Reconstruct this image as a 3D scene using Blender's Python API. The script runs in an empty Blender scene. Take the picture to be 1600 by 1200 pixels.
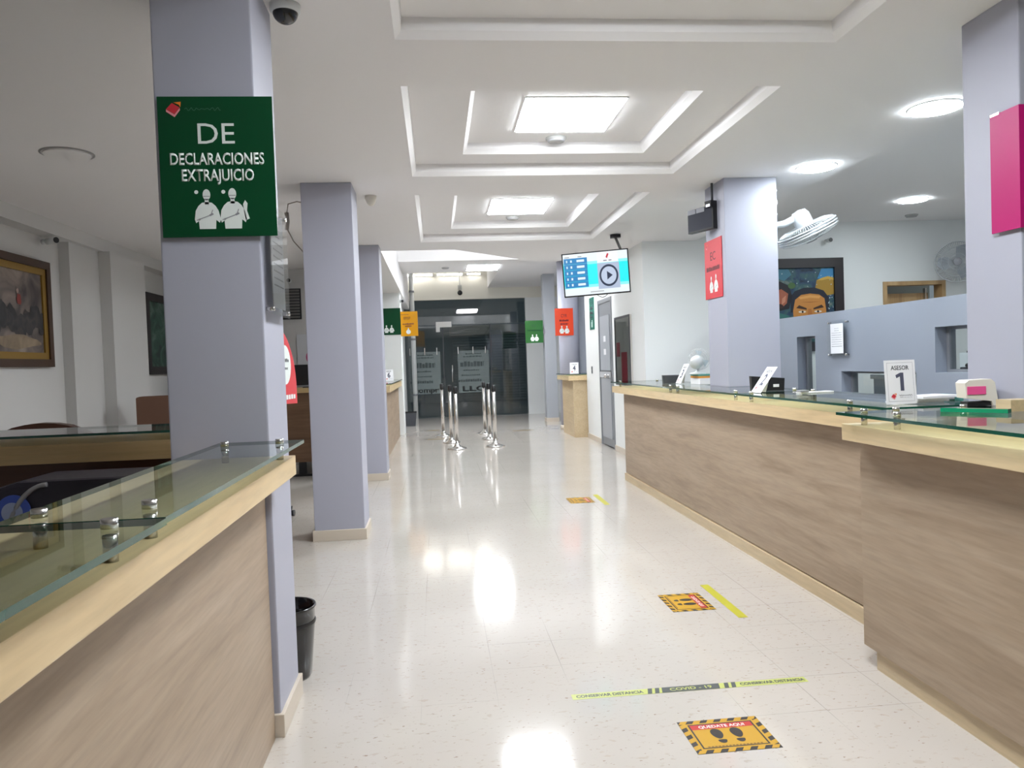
import bpy, bmesh, math, random
from math import sin, cos, pi, radians
from mathutils import Vector, Matrix, Euler
random.seed(7)
S = bpy.context.scene
COL = S.collection

# ------------------------------------------------------------------ camera
yaw, pitch, roll = 0.0970007, -0.02780942, 0.03515959
fwd = Vector((sin(yaw)*cos(pitch), cos(yaw)*cos(pitch), sin(pitch)))
rgt = Vector((cos(yaw), -sin(yaw), 0)); upv = rgt.cross(fwd)
r2 = cos(roll)*rgt - sin(roll)*upv; u2 = sin(roll)*rgt + cos(roll)*upv
cd = bpy.data.cameras.new('camera'); cam = bpy.data.objects.new('camera', cd); COL.objects.link(cam)
m = Matrix((r2, u2, -fwd)).transposed().to_4x4(); m.translation = (0, 0, 1.35); cam.matrix_world = m
cd.sensor_fit = 'HORIZONTAL'; cd.sensor_width = 36; cd.lens = 36*1200/1600; cd.clip_start = 0.02; cd.clip_end = 200
S.camera = cam

# ------------------------------------------------------------------ world, exposure, lamp strengths
w = bpy.data.worlds.new('night'); S.world = w; w.use_nodes = True
w.node_tree.nodes['Background'].inputs[0].default_value = (0.05, 0.06, 0.066, 1)
w.node_tree.nodes['Background'].inputs[1].default_value = 1.0
S.view_settings.view_transform = 'Standard'; S.view_settings.look = 'None'
S.view_settings.exposure = 1.80; S.view_settings.gamma = 1.0; S.view_settings.use_curve_mapping = False
PANEL_E = 17.0      # square ceiling panels
ROUND_E = 25.0      # round downlights
TUBE_E = 5.0        # fluorescent tubes

# ------------------------------------------------------------------ materials
def lin(c):
    c = c/255.0
    return c/12.92 if c <= 0.04045 else ((c+0.055)/1.055)**2.4
def rgb(r, g, b): return (lin(r), lin(g), lin(b), 1)
MATS = {}
def mat(name, col, rough=0.5, metal=0.0, emit=0, spec=None, coat=0, bump=0, bscale=60, alpha=1):
    if name in MATS: return MATS[name]
    mt = bpy.data.materials.new(name); mt.use_nodes = True
    nt = mt.node_tree; b = nt.nodes['Principled BSDF']
    b.inputs['Base Color'].default_value = col
    b.inputs['Roughness'].default_value = rough; b.inputs['Metallic'].default_value = metal
    if spec is not None: b.inputs['Specular IOR Level'].default_value = spec
    if coat: b.inputs['Coat Weight'].default_value = coat; b.inputs['Coat Roughness'].default_value = 0.06
    if alpha < 1: b.inputs['Alpha'].default_value = alpha
    if emit:
        if name.startswith('screen_'): b.inputs['Base Color'].default_value = (0.01, 0.01, 0.01, 1)
        b.inputs['Emission Color'].default_value = col; b.inputs['Emission Strength'].default_value = emit
    # every surface carries a little procedural variation
    n = nt.nodes.new('ShaderNodeTexNoise'); n.inputs['Scale'].default_value = bscale
    tc = nt.nodes.new('ShaderNodeTexCoord'); nt.links.new(tc.outputs['Object'], n.inputs['Vector'])
    if bump:
        bp = nt.nodes.new('ShaderNodeBump'); bp.inputs['Strength'].default_value = bump; bp.inputs['Distance'].default_value = 0.004
        nt.links.new(n.outputs['Fac'], bp.inputs['Height']); nt.links.new(bp.outputs['Normal'], b.inputs['Normal'])
    elif not emit:
        mr = nt.nodes.new('ShaderNodeMapRange'); mr.inputs['To Min'].default_value = max(0, rough-0.04); mr.inputs['To Max'].default_value = min(1, rough+0.04)
        nt.links.new(n.outputs['Fac'], mr.inputs['Value']); nt.links.new(mr.outputs['Result'], b.inputs['Roughness'])
    MATS[name] = mt
    return mt
def ramp(nt, stops, fac):
    r = nt.nodes.new('ShaderNodeValToRGB'); e = r.color_ramp.elements
    while len(e) > 1: e.remove(e[0])
    e[0].position = stops[0][0]; e[0].color = stops[0][1]
    for p, c in stops[1:]:
        x = e.new(p); x.color = c
    nt.links.new(fac, r.inputs['Fac']); return r.outputs['Color']
def mixc(nt, fac, a, b, mode='MIX'):
    mx = nt.nodes.new('ShaderNodeMix'); mx.data_type = 'RGBA'; mx.blend_type = mode
    for i, v in ((0, fac), (6, a), (7, b)):
        if hasattr(v, 'is_linked') or hasattr(v, 'links'): nt.links.new(v, mx.inputs[i])
        else: mx.inputs[i].default_value = v
    return mx.outputs[2]
def wood(name, base, dark, light, axis='Y', scale=1.0, rough=0.45, knots=True):
    if name in MATS: return MATS[name]
    mt = bpy.data.materials.new(name); mt.use_nodes = True; nt = mt.node_tree; b = nt.nodes['Principled BSDF']
    tc = nt.nodes.new('ShaderNodeTexCoord'); mp = nt.nodes.new('ShaderNodeMapping')
    nt.links.new(tc.outputs['Object'], mp.inputs['Vector'])
    sc = [11*scale, 11*scale, 11*scale]; sc['XYZ'.index(axis)] = 0.9*scale
    mp.inputs['Scale'].default_value = sc
    n1 = nt.nodes.new('ShaderNodeTexNoise'); n1.inputs['Scale'].default_value = 1.0; n1.inputs['Detail'].default_value = 7; n1.inputs['Roughness'].default_value = 0.62; n1.inputs['Distortion'].default_value = 0.6
    nt.links.new(mp.outputs[0], n1.inputs['Vector'])
    n2 = nt.nodes.new('ShaderNodeTexNoise'); n2.inputs['Scale'].default_value = 6.0; n2.inputs['Detail'].default_value = 4
    nt.links.new(mp.outputs[0], n2.inputs['Vector'])
    c = ramp(nt, [(0.28, dark), (0.47, base), (0.72, light)], n1.outputs['Fac'])
    f = ramp(nt, [(0.3, (0.82, 0.82, 0.82, 1)), (0.6, (1, 1, 1, 1))], n2.outputs['Fac'])
    c = mixc(nt, 0.7, c, f, 'MULTIPLY')
    nt.links.new(c, b.inputs['Base Color']); b.inputs['Roughness'].default_value = rough
    MATS[name] = mt; return mt
def floor_mat():
    mt = bpy.data.materials.new('vinyl_tile'); mt.use_nodes = True; nt = mt.node_tree; b = nt.nodes['Principled BSDF']
    tc = nt.nodes.new('ShaderNodeTexCoord')
    # mottled chips stretched a little
    mp = nt.nodes.new('ShaderNodeMapping'); mp.inputs['Scale'].default_value = (42, 70, 1); nt.links.new(tc.outputs['Object'], mp.inputs['Vector'])
    v = nt.nodes.new('ShaderNodeTexNoise'); v.inputs['Scale'].default_value = 1; v.inputs['Detail'].default_value = 3; v.inputs['Roughness'].default_value = 0.55
    nt.links.new(mp.outputs[0], v.inputs['Vector'])
    chips = ramp(nt, [(0.655, (0, 0, 0, 1)), (0.70, (1, 1, 1, 1))], v.outputs['Fac'])
    mp2 = nt.nodes.new('ShaderNodeMapping'); mp2.inputs['Scale'].default_value = (24, 40, 1); mp2.inputs['Location'].default_value = (3, 7, 0); nt.links.new(tc.outputs['Object'], mp2.inputs['Vector'])
    v2 = nt.nodes.new('ShaderNodeTexNoise'); v2.inputs['Scale'].default_value = 1; v2.inputs['Detail'].default_value = 4
    nt.links.new(mp2.outputs[0], v2.inputs['Vector'])
    chips2 = ramp(nt, [(0.60, (0, 0, 0, 1)), (0.68, (1, 1, 1, 1))], v2.outputs['Fac'])
    big = nt.nodes.new('ShaderNodeTexNoise'); big.inputs['Scale'].default_value = 1.3; nt.links.new(tc.outputs['Object'], big.inputs['Vector'])
    base = ramp(nt, [(0.3, rgb(190, 183, 175)), (0.7, rgb(197, 190, 182))], big.outputs['Fac'])
    c = mixc(nt, chips2, base, rgb(186, 175, 164))
    c = mixc(nt, chips, c, rgb(156, 138, 124))
    # 12 inch tile joints, most of them worn away
    br = nt.nodes.new('ShaderNodeTexBrick'); br.offset = 0; br.inputs['Scale'].default_value = 1
    br.inputs['Brick Width'].default_value = 0.305; br.inputs['Row Height'].default_value = 0.305
    br.inputs['Mortar Size'].default_value = 0.0016; br.inputs['Mortar Smooth'].default_value = 0.3
    br.inputs['Color1'].default_value = (1, 1, 1, 1); br.inputs['Color2'].default_value = (1, 1, 1, 1); br.inputs['Mortar'].default_value = (0, 0, 0, 1)
    mb = nt.nodes.new('ShaderNodeMapping'); mb.inputs['Location'].default_value = (0.11, 0.01, 0); nt.links.new(tc.outputs['Object'], mb.inputs['Vector']); nt.links.new(mb.outputs[0], br.inputs['Vector'])
    ws = nt.nodes.new('ShaderNodeTexNoise'); ws.inputs['Scale'].default_value = 0.8; ws.inputs['Detail'].default_value = 2; nt.links.new(tc.outputs['Object'], ws.inputs['Vector'])
    wear = ramp(nt, [(0.47, (1, 1, 1, 1)), (0.62, (0.55, 0.55, 0.55, 1))], ws.outputs['Fac'])
    jt = mixc(nt, 1.0, br.outputs['Color'], wear, 'LIGHTEN')
    c = mixc(nt, 0.8, c, jt, 'MULTIPLY')
    nt.links.new(c, b.inputs['Base Color'])
    rn = nt.nodes.new('ShaderNodeTexNoise'); rn.inputs['Scale'].default_value = 5; nt.links.new(tc.outputs['Object'], rn.inputs['Vector'])
    rr = nt.nodes.new('ShaderNodeMapRange'); rr.inputs['To Min'].default_value = 0.08; rr.inputs['To Max'].default_value = 0.12
    nt.links.new(rn.outputs['Fac'], rr.inputs['Value']); nt.links.new(rr.outputs['Result'], b.inputs['Roughness'])
    return mt
def sheet(name, tint, gloss=True, ior=1.5, grough=0.02, haze=0.0):
    """architectural glass: tinted see-through with a mirror-like surface"""
    if name in MATS: return MATS[name]
    mt = bpy.data.materials.new(name); mt.use_nodes = True; nt = mt.node_tree
    nt.nodes.remove(nt.nodes['Principled BSDF']); out = nt.nodes['Material Output']
    t = nt.nodes.new('ShaderNodeBsdfTransparent'); t.inputs['Color'].default_value = tint
    last = t.outputs[0]
    if haze:
        d = nt.nodes.new('ShaderNodeBsdfDiffuse'); d.inputs['Color'].default_value = rgb(215, 225, 225)
        mh = nt.nodes.new('ShaderNodeMixShader'); mh.inputs[0].default_value = haze
        nt.links.new(last, mh.inputs[1]); nt.links.new(d.outputs[0], mh.inputs[2]); last = mh.outputs[0]
    if gloss:
        g = nt.nodes.new('ShaderNodeBsdfGlossy'); g.inputs['Roughness'].default_value = grough
        f = nt.nodes.new('ShaderNodeFresnel'); f.inputs['IOR'].default_value = ior
        mx = nt.nodes.new('ShaderNodeMixShader'); nt.links.new(f.outputs[0], mx.inputs[0])
        nt.links.new(last, mx.inputs[1]); nt.links.new(g.outputs[0], mx.inputs[2]); last = mx.outputs[0]
    nt.links.new(last, out.inputs['Surface']); MATS[name] = mt; return mt
def canvas(name, cols, scale, stretch=(1, 1, 1)):
    mt = bpy.data.materials.new(name); mt.use_nodes = True; nt = mt.node_tree; b = nt.nodes['Principled BSDF']
    tc = nt.nodes.new('ShaderNodeTexCoord'); mp = nt.nodes.new('ShaderNodeMapping'); mp.inputs['Scale'].default_value = stretch
    nt.links.new(tc.outputs['Object'], mp.inputs['Vector'])
    n = nt.nodes.new('ShaderNodeTexNoise'); n.inputs['Scale'].default_value = scale; n.inputs['Detail'].default_value = 5; n.inputs['Distortion'].default_value = 1.2
    nt.links.new(mp.outputs[0], n.inputs['Vector'])
    st = [(0.3 + 0.4*i/(len(cols)-1), c) for i, c in enumerate(cols)]
    nt.links.new(ramp(nt, st, n.outputs['Fac']), b.inputs['Base Color']); b.inputs['Roughness'].default_value = 0.5
    return mt

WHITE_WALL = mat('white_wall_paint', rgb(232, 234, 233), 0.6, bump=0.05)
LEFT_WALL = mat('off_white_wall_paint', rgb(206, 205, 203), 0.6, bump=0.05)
CREAM_WALL = mat('cream_wall_paint', rgb(230, 227, 216), 0.6, bump=0.05)
CEIL = mat('ceiling_paint', rgb(238, 236, 236), 0.75, bump=0.04)
LAV = mat('lavender_grey_paint', rgb(172, 173, 187), 0.5, bump=0.05)
PART = mat('blue_grey_paint', rgb(150, 157, 170), 0.5, bump=0.05)
TILE = mat('cream_tile', rgb(208, 196, 180), 0.3)
PANELW = wood('oak_laminate', rgb(168, 147, 124), rgb(150, 129, 107), rgb(180, 161, 139), 'Y', 1.0, 0.42)
SLABW = wood('maple_laminate', rgb(222, 196, 152), rgb(212, 184, 140), rgb(228, 205, 165), 'Y', 0.8, 0.35)
SLABX = wood('maple_laminate_cross', rgb(205, 175, 125), rgb(190, 160, 112), rgb(212, 186, 138), 'X', 0.8, 0.35)
KICKW = wood('beige_laminate', rgb(205, 183, 147), rgb(194, 170, 134), rgb(214, 194, 160), 'Y', 0.8, 0.4)
REDWOOD = wood('dark_red_wood', rgb(84, 44, 22), rgb(60, 30, 15), rgb(100, 56, 30), 'X', 1.0, 0.4)
BROWNW = wood('brown_wood', rgb(112, 84, 62), rgb(88, 64, 46), rgb(130, 100, 76), 'X', 1.0, 0.4)
DOORW = wood('door_wood', rgb(186, 152, 108), rgb(164, 130, 90), rgb(200, 168, 124), 'Z', 0.6, 0.4)
FRAMEG = mat('gilded_wood', rgb(150, 116, 48), 0.35, 0.35)
FRAMEB = mat('dark_brown_frame', rgb(64, 42, 26), 0.4)
FRAMEK = mat('black_frame', rgb(38, 32, 34), 0.45)
BLACK = mat('black_plastic', rgb(26, 26, 29), 0.35)
DGREY = mat('dark_grey_plastic', rgb(66, 68, 74), 0.4)
GLOSSK = mat('glossy_black_plastic', rgb(18, 18, 20), 0.15, coat=0.5)
CHROME = mat('brushed_steel', rgb(205, 203, 200), 0.22, 1.0)
ALU = mat('grey_aluminium', rgb(146, 149, 154), 0.4, 0.3)
FANP = mat('fan_white_plastic', rgb(190, 194, 196), 0.35)
WHITEP = mat('white_plastic', rgb(214, 217, 217), 0.3)
IVORY = mat('ivory_plastic', rgb(226, 220, 208), 0.35)
PAPER = mat('white_paper', rgb(240, 240, 243), 0.5)
INK = mat('dark_ink', rgb(52, 54, 64), 0.5)
GREYINK = mat('grey_ink', rgb(150, 150, 156), 0.5)
SLATE = mat('slate_ink', rgb(82, 84, 104), 0.5)
LEATHER = mat('brown_leather', rgb(74, 46, 34), 0.4, bump=0.2)
BROWNF = mat('brown_box_leather', rgb(104, 72, 54), 0.5, bump=0.1)
EDGE = mat('green_glass_edge', rgb(14, 74, 58), 0.08, coat=0.5)
BEDGE = mat('teal_glass_edge', rgb(36, 84, 74), 0.08, coat=0.5)
GTOP = sheet('counter_glass_top', (0.80, 0.90, 0.86, 1), True)
GBOT = sheet('counter_glass_under', (0.96, 0.98, 0.97, 1), False)
CLEAR = sheet('clear_acrylic', (0.93, 0.95, 0.95, 1), True)
CLEARB = sheet('clear_acrylic_back', (0.98, 0.99, 0.99, 1), False)
SHOP = sheet('tinted_shopfront_glass', (0.56, 0.62, 0.62, 1), True, 1.9)
PANE = sheet('window_glass', (0.88, 0.92, 0.92, 1), True)
FROST = sheet('frosted_film', (0.75, 0.8, 0.8, 1), False, haze=0.22)
SIGN_GREEN = mat('dark_green_acrylic', rgb(6, 68, 38), 0.3, spec=0.3)
SIGN_GREEN2 = mat('leaf_green_acrylic', rgb(46, 104, 50), 0.2)
SIGN_TEAL = mat('teal_acrylic', rgb(38, 122, 106), 0.2)
SIGN_PINK = mat('magenta_acrylic', rgb(180, 22, 106), 0.4, spec=0.2)
SIGN_RED = mat('red_acrylic', rgb(212, 50, 60), 0.4)
SIGN_ORANGE = mat('orange_red_acrylic', rgb(232, 80, 50), 0.2)
SIGN_YELLOW = mat('amber_acrylic', rgb(214, 150, 14), 0.2)
LETTER = mat('white_lettering', rgb(232, 238, 235), 0.4)
DKRED = mat('dark_red_ink', rgb(96, 22, 30), 0.5)
YELLOW = mat('yellow_vinyl', rgb(194, 148, 14), 0.4)
LIME = mat('lime_yellow_vinyl', rgb(188, 182, 48), 0.4)
PALELIME = mat('pale_lime_vinyl', rgb(188, 195, 108), 0.4)
VBLACK = mat('black_vinyl', rgb(38, 32, 30), 0.4)
VGREY = mat('charcoal_vinyl', rgb(74, 80, 80), 0.4)
VRED = mat('red_vinyl', rgb(190, 44, 38), 0.4)
LOGO_R = mat('logo_red', rgb(206, 48, 60), 0.5)
LOGO_O = mat('logo_orange', rgb(236, 130, 40), 0.5)
LOGO_P = mat('logo_pink', rgb(232, 150, 156), 0.5)
PINKC = mat('pink_paper', rgb(236, 86, 150), 0.5)
TEALP = mat('teal_paper', rgb(80, 150, 140), 0.5)
ORANGEP = mat('orange_paper', rgb(220, 150, 60), 0.5)
LAMP_SQ = mat('panel_diffuser', (0.915, 0.96, 1.0, 1), 0.5, emit=PANEL_E)
LAMP_RD = mat('downlight_diffuser', (0.85, 0.945, 1.0, 1), 0.5, emit=ROUND_E)
LAMP_TB = mat('tube_glow', (1.0, 0.98, 0.93, 1), 0.5, emit=TUBE_E)
LAMP_OFF = mat('unlit_diffuser', rgb(236, 234, 233), 0.4)

# ------------------------------------------------------------------ mesh builder
def notched(mb, outline, z0, z1, mis=(0, 0, 0)):
    n = len(outline); vs = [(u, v, z0) for u, v in outline]+[(u, v, z1) for u, v in outline]
    fs = mb._new(vs, [tuple(range(n-1, -1, -1)), tuple(range(n, 2*n))]+[(i, (i+1) % n, n+(i+1) % n, n+i) for i in range(n)])
    for k, f in enumerate(fs): f.material_index = mis[0] if k == 0 else mis[1] if k == 1 else mis[2]
    return mb
class MB:
    def __init__(s): s.bm = bmesh.new()
    def _new(s, verts, faces, mi=0, smooth=False):
        vs = [s.bm.verts.new(v) for v in verts]; out = []
        for f in faces:
            try: x = s.bm.faces.new([vs[i] for i in f])
            except ValueError: continue
            x.material_index = mi; x.smooth = smooth; out.append(x)
        return out
    def box(s, x0, x1, y0, y1, z0, z1, mi=0, bevel=0, M=None, mis=None):
        c = [Vector((x, y, z)) for z in (z0, z1) for y in (y0, y1) for x in (x0, x1)]
        if M is not None: c = [M @ v for v in c]
        fs = s._new(c, [(0, 2, 3, 1), (4, 5, 7, 6), (0, 1, 5, 4), (2, 6, 7, 3), (0, 4, 6, 2), (1, 3, 7, 5)], mi)
        if mis:                                     # bottom, top, -y, +y, -x, +x
            for f, k in zip(fs, mis): f.material_index = k
        if bevel:
            es = list({e for f in fs for e in f.edges})
            bmesh.ops.bevel(s.bm, geom=es, offset=bevel, segments=2, profile=0.6, affect='EDGES', clamp_overlap=True)
        return s
    def cyl(s, p0, p1, r0, r1=None, n=24, mi=0, caps=True, smooth=True):
        p0, p1 = Vector(p0), Vector(p1); r1 = r0 if r1 is None else r1
        d = (p1-p0).normalized(); a = d.orthogonal().normalized(); b = d.cross(a)
        vs = [p0 + r0*(a*cos(2*pi*i/n)+b*sin(2*pi*i/n)) for i in range(n)] + [p1 + r1*(a*cos(2*pi*i/n)+b*sin(2*pi*i/n)) for i in range(n)]
        s._new(vs, [(i, (i+1) % n, n+(i+1) % n, n+i) for i in range(n)], mi, smooth)
        if caps: s._new(vs[:n][::-1], [tuple(range(n))], mi); s._new(vs[n:], [tuple(range(n))], mi)
        return s
    def lathe(s, prof, n=32, M=None, mi=0, caps=True):
        vs = []
        for r, z in prof: vs += [Vector((r*cos(2*pi*i/n), r*sin(2*pi*i/n), z)) for i in range(n)]
        if M is not None: vs = [M @ v for v in vs]
        fs = []
        for k in range(len(prof)-1): fs += [(k*n+i, k*n+(i+1) % n, (k+1)*n+(i+1) % n, (k+1)*n+i) for i in range(n)]
        s._new(vs, fs, mi, True)
        if caps:
            if prof[0][0] > 1e-5: s._new(vs[:n][::-1], [tuple(range(n))], mi)
            if prof[-1][0] > 1e-5: s._new(vs[-n:], [tuple(range(n))], mi)
        return s
    def tube(s, pts, r, n=8, mi=0, closed=False):
        pts = [Vector(p) for p in pts]; N = len(pts); vs = []
        for k, p in enumerate(pts):
            t = (pts[(k+1) % N]-pts[k-1]) if closed else (pts[min(k+1, N-1)]-pts[max(k-1, 0)])
            t.normalize(); ref = Vector((0.13, 0.31, 0.94)) if abs(t.z) < 0.9 else Vector((1, 0.1, 0))
            a = (ref - t*ref.dot(t)).normalized(); b = t.cross(a)
            vs += [p + r*(a*cos(2*pi*i/n)+b*sin(2*pi*i/n)) for i in range(n)]
        fs = []
        for k in range(N if closed else N-1):
            k2 = (k+1) % N
            fs += [(k*n+i, k*n+(i+1) % n, k2*n+(i+1) % n, k2*n+i) for i in range(n)]
        s._new(vs, fs, mi, True)
        if not closed: s._new(vs[:n][::-1], [tuple(range(n))], mi); s._new(vs[-n:], [tuple(range(n))], mi)
        return s
    def poly(s, pts, mi=0): s._new([Vector(p) for p in pts], [tuple(range(len(pts)))], mi); return s
    def prism(s, pts2, axis, a0, a1, mi=0):
        """extrude a 2-D outline along an axis; outline is in the other two axes, in xyz order"""
        def P(u, v, a): return {'X': (a, u, v), 'Y': (u, a, v), 'Z': (u, v, a)}[axis]
        n = len(pts2); vs = [P(u, v, a0) for u, v in pts2] + [P(u, v, a1) for u, v in pts2]
        s._new(vs, [tuple(range(n)), tuple(range(2*n-1, n-1, -1))] + [(i, (i+1) % n, n+(i+1) % n, n+i) for i in range(n)], mi)
        return s
    def ball(s, c, r, sx=1, sy=1, sz=1, M=None, mi=0, n=20):
        prof = [(max(1e-6, r*sin(pi*k/12)), -r*cos(pi*k/12)) for k in range(13)]
        T = Matrix.Translation(Vector(c)) @ Matrix.Diagonal((sx, sy, sz, 1))
        if M is not None: T = M @ T
        return s.lathe(prof, n, T, mi, caps=False)
    def done(s, name, mats, parent=None, world=True):
        bmesh.ops.remove_doubles(s.bm, verts=s.bm.verts, dist=1e-6)
        bmesh.ops.recalc_face_normals(s.bm, faces=s.bm.faces)
        me = bpy.data.meshes.new(name)
        ms = mats if isinstance(mats, (list, tuple)) else [mats]
        for x in ms: me.materials.append(x)
        if parent is not None and world:
            o = parent.matrix_basis.translation if parent.parent is None else parent.parent.matrix_basis.translation
            for v in s.bm.verts: v.co -= o
        s.bm.to_mesh(me); s.bm.free()
        ob = bpy.data.objects.new(name, me); COL.objects.link(ob)
        if parent is not None: ob.parent = parent
        return ob
def recentre(o):
    """put a top-level mesh's origin at the middle of its base"""
    vs = [v.co for v in o.data.vertices]
    c = Vector(((min(v.x for v in vs)+max(v.x for v in vs))/2, (min(v.y for v in vs)+max(v.y for v in vs))/2, min(v.z for v in vs)))
    o.data.transform(Matrix.Translation(-c)); o.location = c
def tag(o, label, cat, group=None):
    o['label'] = label; o['category'] = cat
    if group: o['group'] = group
    return o
def thing(name, label, cat, loc, rz=0, group=None, rot=None):
    o = bpy.data.objects.new(name, None); COL.objects.link(o); o.empty_display_size = 0.05
    o.location = loc; o.rotation_euler = rot if rot else (0, 0, rz)
    return tag(o, label, cat, group)
def solid(name, mb, mats, label, cat, group=None):
    o = mb.done(name, mats); recentre(o); return tag(o, label, cat, group)
def struct(name, mb, mats):
    o = mb.done(name, mats); o['kind'] = 'structure'; return o
def dup(root, loc, label, rz=None, group=None):
    r = root.copy(); COL.objects.link(r); r.location = loc; r['label'] = label
    if rz is not None: r.rotation_euler = (0, 0, rz)
    if group: r['group'] = group
    for ch in list(root.children):
        c = ch.copy(); COL.objects.link(c); c.parent = r
        for g in list(ch.children):
            d = g.copy(); COL.objects.link(d); d.parent = c
    return r
_dg = None
def text(txt, w_, h_, mt, parent, loc, rot=(pi/2, 0, 0), name='lettering', bold=0.0, shear=0.0, thick=0.0004):
    cu = bpy.data.curves.new('t', 'FONT'); cu.body = txt; cu.size = 1; cu.align_x = 'CENTER'; cu.offset = bold; cu.shear = shear; cu.resolution_u = 3
    to = bpy.data.objects.new('t', cu); COL.objects.link(to)
    dg = bpy.context.evaluated_depsgraph_get()
    me = bpy.data.meshes.new_from_object(to.evaluated_get(dg)); me.name = name
    bpy.data.objects.remove(to)
    xs = [v.co.x for v in me.vertices]; ys = [0, 0.682]
    sx = w_/(max(xs)-min(xs)); sy = h_/(max(ys)-min(ys)); cx = (max(xs)+min(xs))/2; cy = (max(ys)+min(ys))/2
    bm = bmesh.new(); bm.from_mesh(me)
    for v in bm.verts: v.co = Vector(((v.co.x-cx)*sx, (v.co.y-cy)*sy, 0))
    if thick:
        r = bmesh.ops.extrude_face_region(bm, geom=list(bm.faces))
        for g in r['geom']:
            if isinstance(g, bmesh.types.BMVert): g.co.z += thick
        bmesh.ops.recalc_face_normals(bm, faces=bm.faces)
    bm.to_mesh(me); bm.free(); me.materials.clear(); me.materials.append(mt)
    o = bpy.data.objects.new(name, me); COL.objects.link(o); o.parent = parent; o.location = loc; o.rotation_euler = rot
    return o

# ------------------------------------------------------------------ setting: floor, walls, ceiling
H = 2.8
FLOOR = floor_mat()
struct('floor', MB().box(-3.9, 7.6, -1.6, 20.0, -0.12, 0), FLOOR)
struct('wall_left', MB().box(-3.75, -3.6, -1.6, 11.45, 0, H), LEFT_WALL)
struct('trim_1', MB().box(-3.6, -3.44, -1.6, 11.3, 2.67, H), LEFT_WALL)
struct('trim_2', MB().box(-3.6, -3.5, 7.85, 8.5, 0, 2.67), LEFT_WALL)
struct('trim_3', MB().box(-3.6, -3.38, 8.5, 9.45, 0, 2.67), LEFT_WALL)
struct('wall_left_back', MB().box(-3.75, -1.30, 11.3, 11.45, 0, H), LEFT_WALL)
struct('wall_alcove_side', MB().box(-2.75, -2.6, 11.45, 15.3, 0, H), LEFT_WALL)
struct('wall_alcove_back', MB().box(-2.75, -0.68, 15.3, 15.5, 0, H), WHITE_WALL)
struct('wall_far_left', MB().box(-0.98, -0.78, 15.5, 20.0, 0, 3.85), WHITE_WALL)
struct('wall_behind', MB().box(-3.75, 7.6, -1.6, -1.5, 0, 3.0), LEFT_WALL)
struct('wall_staff_back', MB().box(2.6, 5.75, 9.4, 9.55, 0, 3.0).box(5.75, 6.6, 9.4, 9.55, 2.22, 3.0).box(6.6, 7.45, 9.4, 9.55, 0, 3.0), WHITE_WALL)
struct('wall_right', MB().box(7.3, 7.45, -1.6, 9.4, 0, 3.0), WHITE_WALL)
struct('wall_hall_right', MB().box(2.6, 2.72, 9.55, 11.16, 0, H).box(2.6, 2.72, 11.16, 12.1, 2.28, H).box(2.6, 2.72, 12.1, 13.2, 0, H).box(2.6, 2.72, 11.05, 13.2, H, 4.2), WHITE_WALL)
struct('wall_recess', MB().box(2.72, 3.4, 13.08, 13.2, 0, 4.2).box(3.3, 3.4, 13.2, 20.0, 0, 3.30), PART)
struct('baseboard_right', MB().box(2.585, 2.6, 9.4, 11.14, 0, 0.08).box(2.585, 2.6, 12.12, 13.2, 0, 0.08), TILE)
# gray half-height partition behind the right counter, with three openings
PX0, PX1 = 3.5, 3.64
ops = [(6.82, 7.18, 0.86, 1.50), (5.32, 6.37, 0.95, 1.175), (4.45, 5.10, 1.175, 1.495)]
mb = MB()
ys = sorted({3.3, 9.4} | {a for o in ops for a in o[:2]})
for a, b in zip(ys, ys[1:]):
    hole = [o for o in ops if o[0] <= a and b <= o[1]]
    if hole:
        mb.box(PX0, PX1, a, b, 0, hole[0][2]); mb.box(PX0, PX1, a, b, hole[0][3], 1.70)
    else: mb.box(PX0, PX1, a, b, 0, 1.70)
mb.box(3.64, 7.3, 3.2, 3.32, 0, 1.7)
struct('wall_partition', mb, PART)
for i, (a, b, c, d) in enumerate(ops):
    fr = MB().box(3.585, 3.635, a, a+0.03, c, d).box(3.585, 3.635, b-0.03, b, c, d).box(3.585, 3.635, a+0.03, b-0.03, c, c+0.02).box(3.585, 3.635, a+0.03, b-0.03, d-0.02, d)
    o = struct('window_%d' % (i+2), fr, ALU)
    MB().box(3.60, 3.61, a+0.03, b-0.03, c+0.02, d-0.02, mis=[1, 1, 1, 1, 0, 1]).done('glass_pane', [PANE, CLEARB], o, world=False)

def ring(mb, outer, inner, z, z1=None):
    """flat frame between two rectangles (x0,x1,y0,y1) at heights z (outer) and z1 (inner)"""
    z1 = z if z1 is None else z1
    O = [(outer[0], outer[2], z), (outer[1], outer[2], z), (outer[1], outer[3], z), (outer[0], outer[3], z)]
    I = [(inner[0], inner[2], z1), (inner[1], inner[2], z1), (inner[1], inner[3], z1), (inner[0], inner[3], z1)]
    for k in range(4): mb.poly([O[k], O[(k+1) % 4], I[(k+1) % 4], I[k]])
def inset(r, d): return (r[0]+d, r[1]-d, r[2]+d, r[3]-d)
REC = [((-0.13, 1.92, 0.9, 3.48), (0.25, 1.60, 1.3, 3.1)), ((-0.13, 1.92, 4.05, 5.97), (0.25, 1.60, 4.36, 5.67)), ((-0.13, 1.92, 6.61, 9.12), (0.22, 1.56, 7.04, 8.75))]
mb = MB()
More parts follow.
